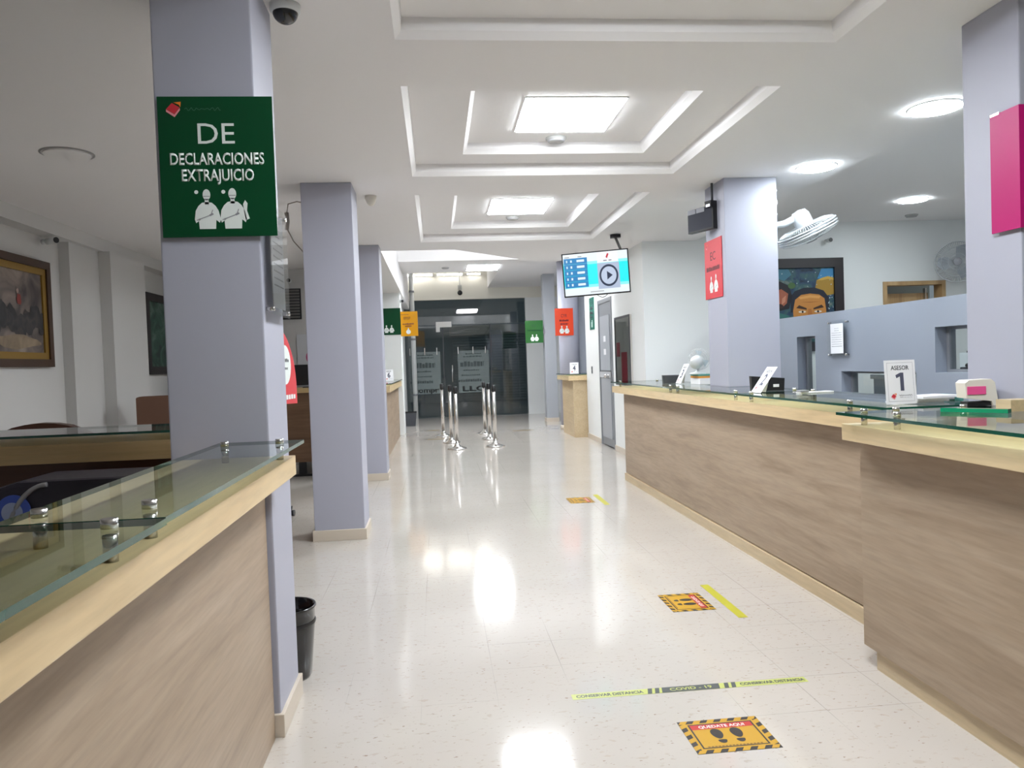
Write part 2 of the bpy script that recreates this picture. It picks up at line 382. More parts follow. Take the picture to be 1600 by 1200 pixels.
# bands of plain ceiling (x -3.75 .. 3.3) around the three recesses
XL, XR = -3.75, 3.30
yb = [-1.6, 0.9, 3.48, 4.05, 5.97, 6.61, 9.12, 9.75]
for k in range(len(yb)-1):
    if k % 2 == 0: mb.poly([(XL, yb[k], H), (XR, yb[k], H), (XR, yb[k+1], H), (XL, yb[k+1], H)])
    else:
        mb.poly([(XL, yb[k], H), (-0.13, yb[k], H), (-0.13, yb[k+1], H), (XL, yb[k+1], H)])
        mb.poly([(1.92, yb[k], H), (XR, yb[k], H), (XR, yb[k+1], H), (1.92, yb[k+1], H)])
for o, i in REC:
    zA, zB = H+0.085, H+0.16
    a = inset(o, 0.030); ring(mb, o, a, H, H+0.030); ring(mb, a, inset(a, 0.004), H+0.030, zA); ring(mb, inset(a, 0.004), i, zA)
    b = inset(i, 0.030); ring(mb, i, b, zA, zA+0.035); ring(mb, b, inset(b, 0.004), zA+0.035, zB)
    c = inset(b, 0.004); mb.poly([(c[0], c[2], zB), (c[1], c[2], zB), (c[1], c[3], zB), (c[0], c[3], zB)])
# beyond y = 9.75 the hall is taller: high ceiling ZH, then a soffit ZS, then the bay over the glass front ZT
ZH, ZS, ZT = 4.2, 3.30, 3.85
XW = 3.4
mb.poly([(XL, 9.75, H), (-0.64, 9.75, H), (-0.64, 20, H), (XL, 20, H)])
mb.poly([(0.28, 9.75, H), (XR, 9.75, H), (XR, 11.05, H), (1.45, 11.05, H)])
mb.poly([(-0.64, 9.75, H), (0.28, 9.75, H), (0.28, 9.75, ZH), (-0.64, 9.75, ZH)])
mb.poly([(0.28, 9.75, H), (1.45, 11.05, H), (1.45, 11.05, ZH), (0.28, 9.75, ZH)])
mb.poly([(1.45, 11.05, H), (XW, 11.05, H), (XW, 11.05, ZH), (1.45, 11.05, ZH)])
mb.poly([(-0.64, 9.75, ZH), (0.28, 9.75, ZH), (1.45, 11.05, ZH), (XW, 11.05, ZH), (XW, 14.5, ZH), (-0.64, 14.5, ZH)])
mb.poly([(-0.64, 14.5, ZS), (XW, 14.5, ZS), (XW, 14.5, ZH), (-0.64, 14.5, ZH)])
mb.poly([(-0.64, 14.5, ZS), (XW, 14.5, ZS), (XW, 16.3, ZS), (-0.64, 16.3, ZS)])
mb.poly([(1.38, 16.3, ZS), (XW, 16.3, ZS), (XW, 20, ZS), (1.38, 20, ZS)])
mb.poly([(-0.64, 16.3, ZS), (1.38, 16.3, ZS), (1.38, 16.3, ZT), (-0.64, 16.3, ZT)])
mb.poly([(1.38, 16.3, ZS), (1.38, 20, ZS), (1.38, 20, ZT), (1.38, 16.3, ZT)])
mb.poly([(-0.64, 16.3, ZT), (1.38, 16.3, ZT), (1.38, 20, ZT), (-0.64, 20, ZT)])
mb.poly([(-0.64, 9.75, H), (-0.64, 20, H), (-0.64, 20, ZH), (-0.64, 9.75, ZH)])
# raised ceiling over the staff room
mb.poly([(XR, -1.6, H), (XR, 9.4, H), (XR, 9.4, 3.0), (XR, -1.6, 3.0)])
mb.poly([(XR, -1.6, 3.0), (7.45, -1.6, 3.0), (7.45, 9.4, 3.0), (XR, 9.4, 3.0)])
ceil = struct('ceiling', mb, CEIL)
struct('ceiling_slab', MB().box(-4.2, 8.0, -2.0, 20.2, 4.28, 4.38), CEIL)

# ------------------------------------------------------------------ lamps
def panel(loc, label, sx=0.62, sy=0.66):
    x, y, z = loc
    t = thing('ceiling_panel_light', label, 'ceiling light', (x, y, z-0.012), group='square ceiling panel lights')
    MB().box(x-sx/2-0.012, x+sx/2+0.012, y-sy/2-0.012, y+sy/2+0.012, z-0.006, z).done('frame', WHITEP, t)
    MB().box(x-sx/2, x+sx/2, y-sy/2, y+sy/2, z-0.012, z-0.006).done('diffuser', LAMP_SQ, t)
panel((0.92, 2.0, H+0.16), 'square lit ceiling panel in the recess closest to the viewer, above the frame')
panel((0.92, 5.02, H+0.16), 'largest visible square lit panel in the nearer double-stepped ceiling recess')
panel((0.91, 7.92, H+0.16), 'medium square lit panel in the second double-stepped ceiling recess', 0.6, 0.72)
panel((1.01, 15.62, 3.30), 'small far lit panel on the lowered ceiling band before the glass front', 0.64, 0.85)
panel((1.9, 12.6, 4.2), 'unseen square panel added on the high ceiling to light the far bay, right of the other one', 0.62, 0.62)  # added out of sight to brighten the far floor and bay
panel((0.5, 11.3, 4.2), 'unseen square panel added on the high ceiling to light the far bay, just past the flat ceiling edge', 0.62, 0.62)  # hidden panel added so the tall far bay is bright
def round_lamp(loc, label, lit=True, r=0.145):
    x, y, z = loc
    t = thing('ceiling_downlight', label, 'ceiling light', (x, y, z-0.02), group='round ceiling downlights')
    MB().lathe([(r+0.010, z), (r+0.010, z-0.004), (r+0.001, z-0.007), (r, z-0.007)], 40, Matrix.Translation((x, y, 0)), caps=False).done('trim_ring', WHITEP if lit else mat('grey_ring', rgb(150, 148, 146), 0.4), t)
    MB().cyl((x, y, z-0.014), (x, y, z-0.003), r if lit else r-0.012, n=40).done('diffuser', LAMP_RD if lit else LAMP_OFF, t)
round_lamp((3.05, 4.40, H), 'round lit downlight nearest the pillar with the magenta sign')
round_lamp((3.02, 5.80, H), 'round lit downlight just right of the pillar with the white wall fan')
round_lamp((5.33, 8.10, 3.0), 'smallest round lit downlight on the raised ceiling at the back right')
round_lamp((3.02, 7.25, H), 'round lit downlight behind the pale right pillar, before the white wall')
round_lamp((5.33, 5.80, 3.0), 'unseen round downlight added to brighten the room behind the partition, middle of its row')  # out-of-view lamp added to brighten the partition and back wall
round_lamp((5.33, 3.60, 3.0), 'unseen round downlight added to brighten the room behind the partition, closest of its row')  # another added lamp out of view, lifting the raised ceiling's brightness
round_lamp((-2.32, 5.25, H), 'unlit round downlight on the dim ceiling at the left', False, 0.15)
for k, (x0, x1) in enumerate(((-0.70, 0.0), (0.08, 0.76), (0.84, 1.22))):
    t = thing('tube_light', ['leftmost tube light on the cream wall over the glass front', 'middle tube light on the cream wall over the glass front', 'shortest and rightmost tube light on the cream wall over the glass front'][k], 'tube light', ((x0+x1)/2, 19.72, 3.62), group='tube lights above the glass front')
    MB().cyl((x0+0.02, 19.70, 3.65), (x1-0.02, 19.70, 3.65), 0.02, n=12).done('tube', LAMP_TB, t)
    MB().box(x0, x1, 19.73, 19.77, 3.63, 3.68).done('batten', WHITEP, t)
    for q in (x0, x1-0.02): MB().box(q, q+0.02, 19.68, 19.73, 3.62, 3.68).done('end_cap', WHITEP, t)

# ------------------------------------------------------------------ pillars
def pillar(x0, x1, y0, y1, z1, label, base=True, mt=LAV):
    t = thing('pillar', label, 'pillar', ((x0+x1)/2, (y0+y1)/2, 0))
    MB().box(x0, x1, y0, y1, 0, z1, bevel=0.006).done('shaft', mt, t)
    if base: MB().box(x0-0.014, x1+0.014, y0-0.014, y1+0.014, 0, 0.085, bevel=0.003).done('base_tile', TILE, t)
    return t
pillar(-0.97, -0.62, 2.88, 3.24, H, 'large lavender-grey pillar at left carrying the dark green sign')
pillar(-1.00, -0.61, 6.12, 6.52, H, 'lavender-grey square pillar standing alone, second along the left side')
pillar(-1.01, -0.63, 9.25, 9.62, H, 'lavender-grey pillar farthest along the left row, partly behind the second')
pillar(2.42, 2.78, 2.96, 3.30, H, 'lavender-grey pillar at the right edge with the magenta sign')
pillar(2.39, 2.84, 6.12, 6.56, H, 'pale grey pillar in the right counter holding the red sign and the wall fan')
pillar(2.42, 2.68, 17.0, 17.3, 3.30, 'narrow grey pillar beside the glass front at the right', mt=mat('neutral_grey_paint', rgb(168, 171, 176), 0.5, bump=0.05))
pillar(-0.96, -0.67, 15.52, 15.8, H, 'white pillar at the far left with the amber sign', False, WHITE_WALL)
t = thing('round_column', 'round lavender column behind the orange-red sign', 'column', (2.62, 15.0, 0))
MB().lathe([(0.2, 0.0), (0.2, 3.30)], 40, Matrix.Translation((2.62, 15.0, 0))).done('shaft', LAV, t)
MB().lathe([(0.225, 0.0), (0.225, 0.07), (0.205, 0.085)], 40, Matrix.Translation((2.62, 15.0, 0))).done('base_ring', TILE, t)

# ------------------------------------------------------------------ counters
def glass_sheet(parent, x0, x1, y0, y1, z, th=0.012, edge=EDGE):
    return MB().box(x0, x1, y0, y1, z, z+th, mis=[1, 0, 2, 2, 2, 2]).done('glass_top', [GTOP, GBOT, edge], parent)
def standoff(parent, x, y, z0, zg, th=0.012):
    MB().cyl((x, y, z0), (x, y, zg), 0.012, n=20).cyl((x, y, zg+th), (x, y, zg+th+0.016), 0.014, n=20).done('standoff', CHROME, parent)

# right, long one
t = thing('service_counter', 'long wooden service counter along the right side carrying adviser signs 2 and 3', 'counter', (2.3, 5.8, 0))
MB().box(2.06, 2.10, 3.16, 8.38, 0.085, 0.97).done('front_panel', PANELW, t)
MB().box(2.045, 2.10, 3.16, 8.38, 0, 0.078).done('kick_board', KICKW, t)
MB().box(2.10, 2.55, 8.33, 8.38, 0, 0.97).done('end_panel', WHITEP, t)
notched(MB(), [(1.995, 3.14), (2.39, 3.14), (2.39, 3.33), (2.60, 3.33), (2.60, 6.09), (2.365, 6.09), (2.365, 6.59), (2.60, 6.59), (2.60, 8.66), (1.995, 8.66)], 0.97, 1.04).done('countertop', SLABW, t)
notched(MB(), [(1.975, 4.96), (2.56, 4.96), (2.56, 6.08), (2.36, 6.08), (2.36, 6.60), (2.56, 6.60), (2.56, 8.64), (1.975, 8.64)], 1.08, 1.092, (1, 0, 2)).done('glass_top', [GTOP, GBOT, EDGE], t)
notched(MB(), [(1.975, 3.22), (2.385, 3.22), (2.385, 3.34), (2.56, 3.34), (2.56, 4.94), (1.975, 4.94)], 1.08, 1.092, (1, 0, 2)).done('glass_top', [GTOP, GBOT, EDGE], t)
for x, y in ((2.03, 6.55), (2.03, 6.35), (2.03, 5.08), (2.03, 4.82), (2.03, 3.62), (2.03, 8.4), (2.45, 8.4), (2.45, 5.08), (2.45, 4.82)): standoff(t, x, y, 1.04, 1.08)
# right, near one
t = thing('service_counter', 'nearer right-hand wooden counter jutting forward, cut off by the right edge', 'counter', (2.0, 1.8, 0))
MB().box(1.79, 1.83, 0.2, 3.12, 0.085, 0.97).box(1.83, 2.06, 3.08, 3.12, 0.085, 0.97).done('front_panel', PANELW, t)
MB().box(1.805, 1.83, 0.2, 3.05, 0, 0.085).box(1.83, 2.05, 3.02, 3.05, 0, 0.085).done('kick_board', KICKW, t)
MB().box(1.715, 2.40, 0.2, 3.13, 0.97, 1.04, bevel=0.003).done('countertop', SLABW, t)
glass_sheet(t, 1.68, 2.36, 0.2, 3.11, 1.08)
for x, y in ((1.76, 3.03), (1.90, 3.03), (1.76, 2.80), (2.2, 3.03), (1.76, 1.6)): standoff(t, x, y, 1.04, 1.08)
# left, near one
t = thing('service_counter', 'near left wooden counter under two glass sheets, ending at the green-signed pillar', 'counter', (-0.7, 1.2, 0))
MB().box(-0.68, -0.64, -0.6, 2.86, 0.0, 0.97).done('front_panel', PANELW, t)
MB().box(-0.95, -0.525, -0.6, 2.865, 0.97, 1.04, bevel=0.003).done('countertop', SLABW, t)
glass_sheet(t, -0.79, -0.485, -0.4, 1.405, 1.085, edge=BEDGE); glass_sheet(t, -0.79, -0.49, 1.415, 2.85, 1.085, edge=BEDGE)
for x, y in ((-0.555, 1.52), (-0.555, 1.34), (-0.735, 1.48), (-0.735, 1.32), (-0.735, 2.72), (-0.555, 2.74), (-0.555, 0.3)): standoff(t, x, y, 1.04, 1.085)
# left, cross counter behind
t = thing('service_counter', 'dim cross counter behind the near left one, dark red front and wooden edge', 'counter', (-2.2, 4.0, 0))
MB().box(-3.4, -1.0, 3.92, 3.97, 0.0, 0.95).done('front_panel', REDWOOD, t)
MB().box(-3.4, -0.99, 3.80, 4.35, 0.95, 1.04, bevel=0.003).done('countertop', SLABX, t)
glass_sheet(t, -2.45, -1.0, 3.79, 4.30, 1.075); glass_sheet(t, -3.4, -2.47, 3.79, 4.30, 1.075)
for x, y in ((-2.35, 3.9), (-1.1, 3.9), (-2.6, 3.9), (-3.3, 3.9), (-1.1, 4.2), (-2.35, 4.2)): standoff(t, x, y, 1.04, 1.075)
# far left and far right counters, dark desk
t = thing('service_counter', 'far left wooden counter by the white pillar, with adviser sign 6', 'counter', (-0.95, 13.4, 0))
MB().box(-1.0, -0.76, 11.6, 15.2, 0, 0.97).done('front_panel', PANELW, t)
MB().box(-1.3, -0.70, 11.5, 15.28, 0.97, 1.07, bevel=0.004).done('countertop', SLABW, t)
glass_sheet(t, -1.28, -0.68, 11.52, 15.26, 1.09)
t = thing('service_counter', 'far right wooden counter past the grey door, with adviser sign 4', 'counter', (2.6, 13.7, 0))
MB().box(2.36, 2.66, 13.25, 14.4, 0, 1.0).done('front_panel', KICKW, t)
MB().box(2.28, 3.1, 13.22, 14.5, 1.0, 1.08, bevel=0.004).done('countertop', SLABW, t)
glass_sheet(t, 2.26, 3.08, 13.22, 14.48, 1.10)
t = thing('reception_desk', 'dark brown wooden desk with pale top in the back left corner', 'desk', (-2.1, 10.2, 0))
MB().box(-3.0, -1.05, 9.95, 10.0, 0.18, 1.06).box(-3.0, -2.96, 10.0, 10.5, 0.18, 1.06).box(-1.09, -1.05, 10.0, 10.5, 0.18, 1.06).done('panel_body', BROWNW, t)
MB().box(-3.05, -1.0, 9.9, 10.55, 1.06, 1.12, bevel=0.004).done('desk_top', SLABX, t)
for x in (-2.9, -1.74, -1.15): MB().box(x-0.05, x+0.05, 9.955, 10.5, 0, 0.18).done('foot', BLACK, t)
MB().box(-3.0, -1.05, 9.93, 9.955, 0.0, 0.03).done('foot_rail', BLACK, t)

# ------------------------------------------------------------------ icons, logo, signs
def icon_person(mt, parent, x, z, h, y, raised=False, name='figure_icon'):
    s = h
    def P(pts): return [(x+u*s, y, z+v*s) for u, v in pts]
    mb = MB()
    head = [(0.10*cos(a)*0.95, 0.86+0.14*sin(a)) for a in [2*pi*i/20 for i in range(20)]]
    mb.poly(P(head)); mb.poly(P([(-0.05, 0.62), (0.05, 0.62), (0.05, 0.76), (-0.05, 0.76)]))
    mb.poly(P([(-0.20, 0.0), (0.20, 0.0), (0.22, 0.30), (0.21, 0.58), (0.12, 0.66), (0.0, 0.68), (-0.12, 0.66), (-0.21, 0.58), (-0.22, 0.30)]))
    mb.poly(P([(-0.21, 0.58), (-0.22, 0.28), (-0.16, 0.24), (-0.28, 0.15), (-0.31, 0.24), (-0.28, 0.46)]))
    mb.poly(P([(0.21, 0.58), (0.28, 0.46), (0.33, 0.24), (0.30, 0.15), (0.20, 0.24), (0.22, 0.3)]))
    if raised: mb.poly(P([(0.30, 0.2), (0.40, 0.24), (0.34, 0.44), (0.36, 0.62), (0.30, 0.70), (0.25, 0.60), (0.27, 0.42)]))
    o = mb.done(name, mt, parent, world=False)
    md = MB()
    def L(a, b, r=0.010):
        a, b = Vector((a[0], 0, a[1])), Vector((b[0], 0, b[1])); d = (b-a).normalized(); n = Vector((-d.z, 0, d.x))*r
        md.poly([(x+q.x*s, y-0.0006, z+q.z*s) for q in (a+n, b+n, b-n, a-n)])
    L((-0.26, 0.22), (0.06, 0.34)); L((0.06, 0.34), (0.15, 0.38), 0.022); L((0.10, 0.38), (0.14, 0.48))
    md.done('arm_outline', GREYINK, o, world=False)
    md = MB(); L((-0.08, 0.82), (0.08, 0.82), 0.008); L((-0.04, 0.75), (0.04, 0.75), 0.006)
    md.done('face_outline', GREYINK, o, world=False)
def logo(parent, x, z, s, y):
    def P(pts, dy=0): return [(x+u*s, y-dy, z+v*s) for u, v in pts]
    MB().poly(P([(-0.5, 0.0), (-0.1, 0.42), (0.4, 0.12), (0.05, -0.35)])).done('logo_square', LOGO_R, parent, world=False)
    MB().poly(P([(0.0, 0.45), (0.5, 0.5), (0.46, 0.12), (0.36, 0.30)], 0.0004)).done('logo_corner', LOGO_O, parent, world=False)
    MB().poly(P([(-0.5, -0.02), (0.05, -0.37), (0.42, 0.1), (0.42, -0.08), (0.05, -0.55), (-0.5, -0.18)], 0.0004)).done('logo_pages', LOGO_P, parent, world=False)
def scribble(parent, x0, x1, z, amp, y, mt, r=0.0012):
    pts = []
    for i in range(40):
        u = i/39; pts.append((x0+(x1-x0)*u + 0.01*sin(u*50)*amp*20, y, z+amp*sin(u*43)*(0.6+0.4*sin(u*9))))
    mb = MB()
    for a, b in zip(pts, pts[1:]):
        a, b = Vector(a), Vector(b); d = (b-a); n = Vector((-d.z, 0, d.x)).normalized()*r
        mb.poly([a+n, b+n, b-n, a-n])
    mb.done('script_line', mt, parent, world=False)
def bars(parent, x, z, w_, h_, y, mt, n=9, name='small_print'):
    mb = MB(); random.seed(int(abs(x)*1e4+abs(z)*1e5+n)); u = -w_/2
    while u < w_/2 - 0.02*w_:
        l = w_/n*random.uniform(0.5, 0.9); l = min(l, w_/2-u)
        hh = h_*random.uniform(0.7, 1.0); mb.poly([(x+u, y, z-h_/2), (x+u+l, y, z-h_/2), (x+u+l, y, z-h_/2+hh), (x+u, y, z-h_/2+hh)])
        u += l + w_/n*0.22
    mb.done(name, mt, parent, world=False)
def board(name, label, loc, rz, mt, W=0.40, Hh=0.50, th=0.006):
    t = thing(name, label, 'sign', loc, rz)
    MB().box(-W/2, W/2, 0, th, 0, Hh, bevel=0.001).done('board', mt, t, world=False)
    return t
# dark green DE sign on the left pillar
t = board('hanging_sign', 'dark green sign lettered DE on the large left pillar', (-0.755, 2.866, 1.84), 0, SIGN_GREEN)
logo(t, -0.143, 0.455, 0.052, -0.001); scribble(t, -0.105, 0.02, 0.455, 0.006, -0.001, mat('faint_green_ink', rgb(60, 104, 82), 0.5))
text('DE', 0.128, 0.072, LETTER, t, (0.0, -0.0005, 0.368), bold=0.0)
text('DECLARACIONES', 0.328, 0.040, LETTER, t, (0.0, -0.0005, 0.278), bold=0.022)
text('EXTRAJUICIO', 0.252, 0.040, LETTER, t, (0.0, -0.0005, 0.220), bold=0.022)
icon_person(LETTER, t, -0.043, 0.028, 0.142, -0.001); icon_person(LETTER, t, 0.047, 0.028, 0.145, -0.001, True)
for x in (-0.078, 0.016): MB().poly([(x+0.007*cos(a), -0.001, 0.160+0.007*sin(a)) for a in [2*pi*i/16 for i in range(16)]]).done('dot', LETTER, t, world=False)
# magenta sign on right pillar (faces the hall)
t = thing('hanging_sign', 'plain magenta sign folded round the corner of the right pillar, cut by the frame', 'sign', (2.41, 2.95, 1.83))
MB().prism([(2.400, 3.105), (2.400, 2.940), (2.80, 2.940), (2.80, 2.946), (2.406, 2.946), (2.406, 3.105)], 'Z', 1.83, 2.33).done('board', SIGN_PINK, t)
MB().box(2.398, 2.408, 3.05, 3.10, 2.325, 2.334).done('clip', CHROME, t)
# red EC sign on the right mid pillar
t = board('hanging_sign', 'red sign lettered EC on the pale right pillar', (2.382, 6.385, 1.84), -pi/2, SIGN_RED)
text('EC', 0.12, 0.07, DKRED, t, (0.0, -0.0005, 0.36), bold=0.0); bars(t, 0, 0.255, 0.31, 0.038, -0.001, DKRED, 11)
icon_person(LETTER, t, -0.05, 0.05, 0.14, -0.001); icon_person(LETTER, t, 0.06, 0.05, 0.15, -0.001)
logo(t, -0.14, 0.45, 0.04, -0.001)
# far signs
t = board('hanging_sign', 'amber yellow sign projecting from the white far left pillar', (-0.53, 15.46, 1.95), 0, SIGN_YELLOW, 0.38, 0.49)
text('EPSP', 0.13, 0.055, DKRED, t, (-0.02, -0.0005, 0.355)); bars(t, 0, 0.245, 0.22, 0.03, -0.001, DKRED, 7); bars(t, 0, 0.20, 0.12, 0.03, -0.001, DKRED, 4); bars(t, -0.08, 0.43, 0.18, 0.014, -0.001, DKRED, 6)
MB().poly([(0.045*cos(a), -0.001, 0.085+0.045*sin(a)) for a in [2*pi*i/20 for i in range(20)]]).poly([(-0.022, -0.001, 0.115), (0.022, -0.001, 0.115), (0.0, -0.001, 0.17)]).done('drop_icon', LETTER, t, world=False)
t = board('hanging_sign', 'dark green sign half hidden behind the third left pillar', (-0.87, 15.285, 1.98), 0, SIGN_GREEN, 0.40, 0.52)
icon_person(LETTER, t, 0.02, 0.04, 0.15, -0.001); icon_person(LETTER, t, -0.08, 0.04, 0.15, -0.001)
t = board('hanging_sign', 'orange-red sign on the round column right of the glass front', (2.50, 14.79, 1.84), 0, SIGN_ORANGE, 0.36, 0.53)
text('CYR', 0.12, 0.06, DKRED, t, (0.0, -0.0005, 0.385)); bars(t, 0, 0.295, 0.18, 0.038, -0.001, DKRED, 5); bars(t, 0, 0.23, 0.15, 0.034, -0.001, DKRED, 4)
icon_person(LETTER, t, -0.05, 0.04, 0.15, -0.001); icon_person(LETTER, t, 0.05, 0.04, 0.15, -0.001); MB().box(-0.1, 0.1, 0.006, 0.05, 0.2, 0.3).done('bracket', CHROME, t, world=False)
t = board('hanging_sign', 'leaf green sign beside the glass front at the far right', (2.19, 16.985, 1.77), 0, SIGN_GREEN2, 0.40, 0.50)
MB().box(0.12, 0.24, 0.006, 0.016, 0.2, 0.3).done('bracket', CHROME, t, world=False)
text('CC', 0.10, 0.05, SIGN_GREEN, t, (0.0, -0.0005, 0.385)); bars(t, 0, 0.28, 0.30, 0.03, -0.001, SIGN_GREEN, 9); icon_person(LETTER, t, -0.04, 0.04, 0.15, -0.001); icon_person(LETTER, t, 0.05, 0.04, 0.15, -0.001)
t = board('hanging_sign', 'narrow teal sign on the white wall left of the grey door', (2.592, 12.58, 1.85), -pi/2, SIGN_TEAL, 0.36, 0.53)
bars(t, 0, 0.36, 0.2, 0.06, -0.001, INK, 3); bars(t, 0, 0.28, 0.28, 0.05, -0.001, INK, 6); bars(t, 0, 0.22, 0.2, 0.04, -0.001, INK, 4); bars(t, 0, 0.1, 0.1, 0.12, -0.001, LETTER, 2)

# red drop-shaped sign behind the left pillar, turned almost edge-on
t = thing('red_tag_sign', 'red curved sign with a white oval leaning out behind the large left pillar', 'sign', (-0.662, 3.27, 1.21), radians(85))
out = [(0.0, 0.0), (0.30, -0.01)] + [(0.30-0.30*(1-cos(a)), 0.05+0.28*sin(a)) for a in [pi/2*i/12 for i in range(13)]]
MB().prism(out, 'Y', 0, 0.004).done('board', SIGN_RED, t, world=False)
MB().poly([(0.13+0.085*cos(a), -0.001, 0.165+0.085*sin(a)) for a in [2*pi*i/28 for i in range(28)]]).done('white_oval', LETTER, t, world=False)
bars(t, 0.13, 0.185, 0.10, 0.016, -0.0016, INK, 4); bars(t, 0.13, 0.150, 0.07, 0.012, -0.0016, INK, 3); bars(t, 0.2, 0.025, 0.15, 0.022, -0.001, LETTER, 4)

# ------------------------------------------------------------------ acrylic notice holders
def notice(label, loc, rz, W, Hh, pw, ph, front=False):
    t = thing('notice_holder', label, 'notice', loc, rz)
    MB().box(-W/2, W/2, -0.004, 0, 0, Hh, mis=[1, 1, 0, 1, 1, 1]).done('acrylic_sheet', [CLEAR, CLEARB], t, world=False)
    p = MB().box(-pw/2, pw/2, 0.002, 0.003, (Hh-ph)/2, (Hh+ph)/2).done('paper', PAPER, t, world=False)
    yo = -0.0055 if front else 0.0015
    if front: p.location.y -= 0.0072
    z = (Hh+ph)/2
    for k in range(9): bars(t, 0, z-ph*(0.16+0.075*k), pw*(0.35 if k < 2 else 0.8), ph*0.018, yo, INK if k == 8 else GREYINK, 8 if k > 1 else 3)
    for x in (-W/2+0.02, W/2-0.02):
        for zz in (0.02, Hh-0.02): MB().cyl((x, -0.008, zz), (x, 0.022, zz), 0.008, n=14).done('standoff', CHROME, t, world=False)
    return t
notice('clear acrylic notice on the right face of the large left pillar', (-0.593, 3.06, 1.56), pi/2, 0.33, 0.42, 0.22, 0.36)
notice('clear acrylic notice with printed sheet on the blue-grey partition', (3.476, 6.38, 1.30), -pi/2, 0.33, 0.32, 0.21, 0.26, True)

# ------------------------------------------------------------------ adviser signs
def adviser(n, loc, rz, lean, label):
    t = thing('adviser_sign', label, 'desk sign', (loc[0], loc[1], loc[2]+0.003), group='white adviser number signs', rot=Euler((-lean, 0, rz), 'XYZ'))
    W, Hh = 0.154, 0.204
    MB().box(-W/2, W/2, 0, 0.002, 0, Hh).done('card', PAPER, t, world=False)
    fr = MB(); y = -0.0008; a, b, c, d, k = -W/2+0.012, W/2-0.012, 0.012, Hh-0.012, 0.0011
    for q in ((a, b, c, c+k), (a, b, d-k, d), (a, a+k, c, d), (b-k, b, c, d)): fr.poly([(q[0], y, q[2]), (q[1], y, q[2]), (q[1], y, q[3]), (q[0], y, q[3])])
    fr.done('border', GREYINK, t, world=False)
    text('ASESOR', 0.090, 0.019, INK, t, (0, -0.0005, 0.168), bold=0.01)
    if n == '1': MB().prism([(-0.002, 0.061), (0.016, 0.061), (0.016, 0.145), (0.000, 0.145), (-0.024, 0.134), (-0.020, 0.120), (-0.002, 0.128)], 'Y', -0.0009, -0.0004).done('lettering', SLATE, t, world=False)
    else: text(n, 0.05, 0.083, SLATE, t, (0, -0.0005, 0.103), bold=0.03)
    logo(t, -0.038, 0.036, 0.027, -0.0009); scribble(t, -0.012, 0.055, 0.04, 0.003, -0.0009, INK, 0.0007); bars(t, 0.022, 0.031, 0.06, 0.002, -0.0009, GREYINK, 3)
    MB().poly([(-W/5, 0.002, Hh*0.8), (W/5, 0.002, Hh*0.8), (W/5, 0.045, 0.047*math.tan(lean)), (-W/5, 0.045, 0.047*math.tan(lean))]).done('prop', PAPER, t, world=False)
    return t
GZ = 1.0925
adviser('1', (2.138, 3.36, GZ), radians(2), 0.08, 'white desk sign ASESOR 1 on the glass of the right counter, nearest')
adviser('2', (2.095, 4.90, GZ), -pi/2, 0.62, 'white desk sign numbered 2 leaning beside a black box')
adviser('3', (2.28, 7.12, GZ), -pi/2, 0.45, 'white desk sign numbered 3 beside the small desk fan')
adviser('4', (2.42, 13.42, 1.1125), radians(-12), 0.25, 'white desk sign numbered 4 on the far right counter')
adviser('6', (-0.84, 13.7, 1.1025), radians(10), 0.2, 'white desk sign numbered 6 on the far left counter')

# ------------------------------------------------------------------ things on the right counter
t = thing('card_box', 'black box with a small white label behind desk sign 2', 'box', (2.28, 5.12, GZ), radians(-6))
MB().prism([(-0.11, 0.0), (0.11, 0.0), (0.115, 0.085), (-0.115, 0.105)], 'Y', 0, 0.05).done('body', BLACK, t, world=False)
MB().box(0.035, 0.075, -0.0015, 0, 0.025, 0.045).done('label_patch', PAPER, t, world=False)
t = thing('leaflet_tray', 'white scraps and clips lying at the foot of desk sign 2', 'papers', (2.38, 4.62, GZ+0.001), 0.1)
MB().box(-0.12, 0.10, -0.02, 0.05, 0, 0.008).done('card_stack', PAPER, t, world=False)
MB().box(-0.15, -0.09, -0.05, 0.0, 0.009, 0.022, bevel=0.004).done('clip', GREYINK, t, world=False)
t = thing('card_box', 'dark grey low box left of desk sign 3', 'box', (2.30, 7.36, GZ), radians(-4))
MB().prism([(-0.085, 0.0), (0.085, 0.0), (0.08, 0.075), (-0.09, 0.08)], 'Y', 0, 0.06).done('body', DGREY, t, world=False)
MB().box(-0.088, 0.078, 0.002, 0.058, 0.076, 0.081).done('lid', GREYINK, t, world=False)
# stack of folders under the desk fan
for k, (m_, dz, lab) in enumerate(((PAPER, 0.055, 'white bottom box of the stack under the desk fan'), (ORANGEP, 0.018, 'orange folder in the stack under the desk fan'), (TEALP, 0.014, 'teal green folder on top of the stack under the desk fan'))):
    z0 = GZ + (0, 0.056, 0.075)[k]
    solid('file_box' if k == 0 else 'folder', MB().box(2.37, 2.55, 6.76+0.01*k, 7.02, z0, z0+dz, bevel=0.002), m_, lab, 'box' if k == 0 else 'folder')
t = thing('desk_fan', 'small white desk fan seen from behind beside desk sign 3', 'fan', (2.395, 6.89, GZ+0.0895))
c = Vector((2.395, 6.89, GZ+0.0895))
MB().lathe([(0.075, 0), (0.075, 0.012), (0.03, 0.022), (0.016, 0.03), (0.014, 0.08)], 28, Matrix.Translation(c)).done('stand', WHITEP, t)
R = Matrix.Translation(c+Vector((0.0, 0, 0.12))) @ Euler((radians(-70), 0, radians(-38))).to_matrix().to_4x4()
MB().lathe([(0.0, -0.09), (0.035, -0.085), (0.055, -0.06), (0.06, -0.02), (0.055, 0.02), (0.04, 0.03)], 24, R, caps=False).done('motor_housing', WHITEP, t)
cg = MB()
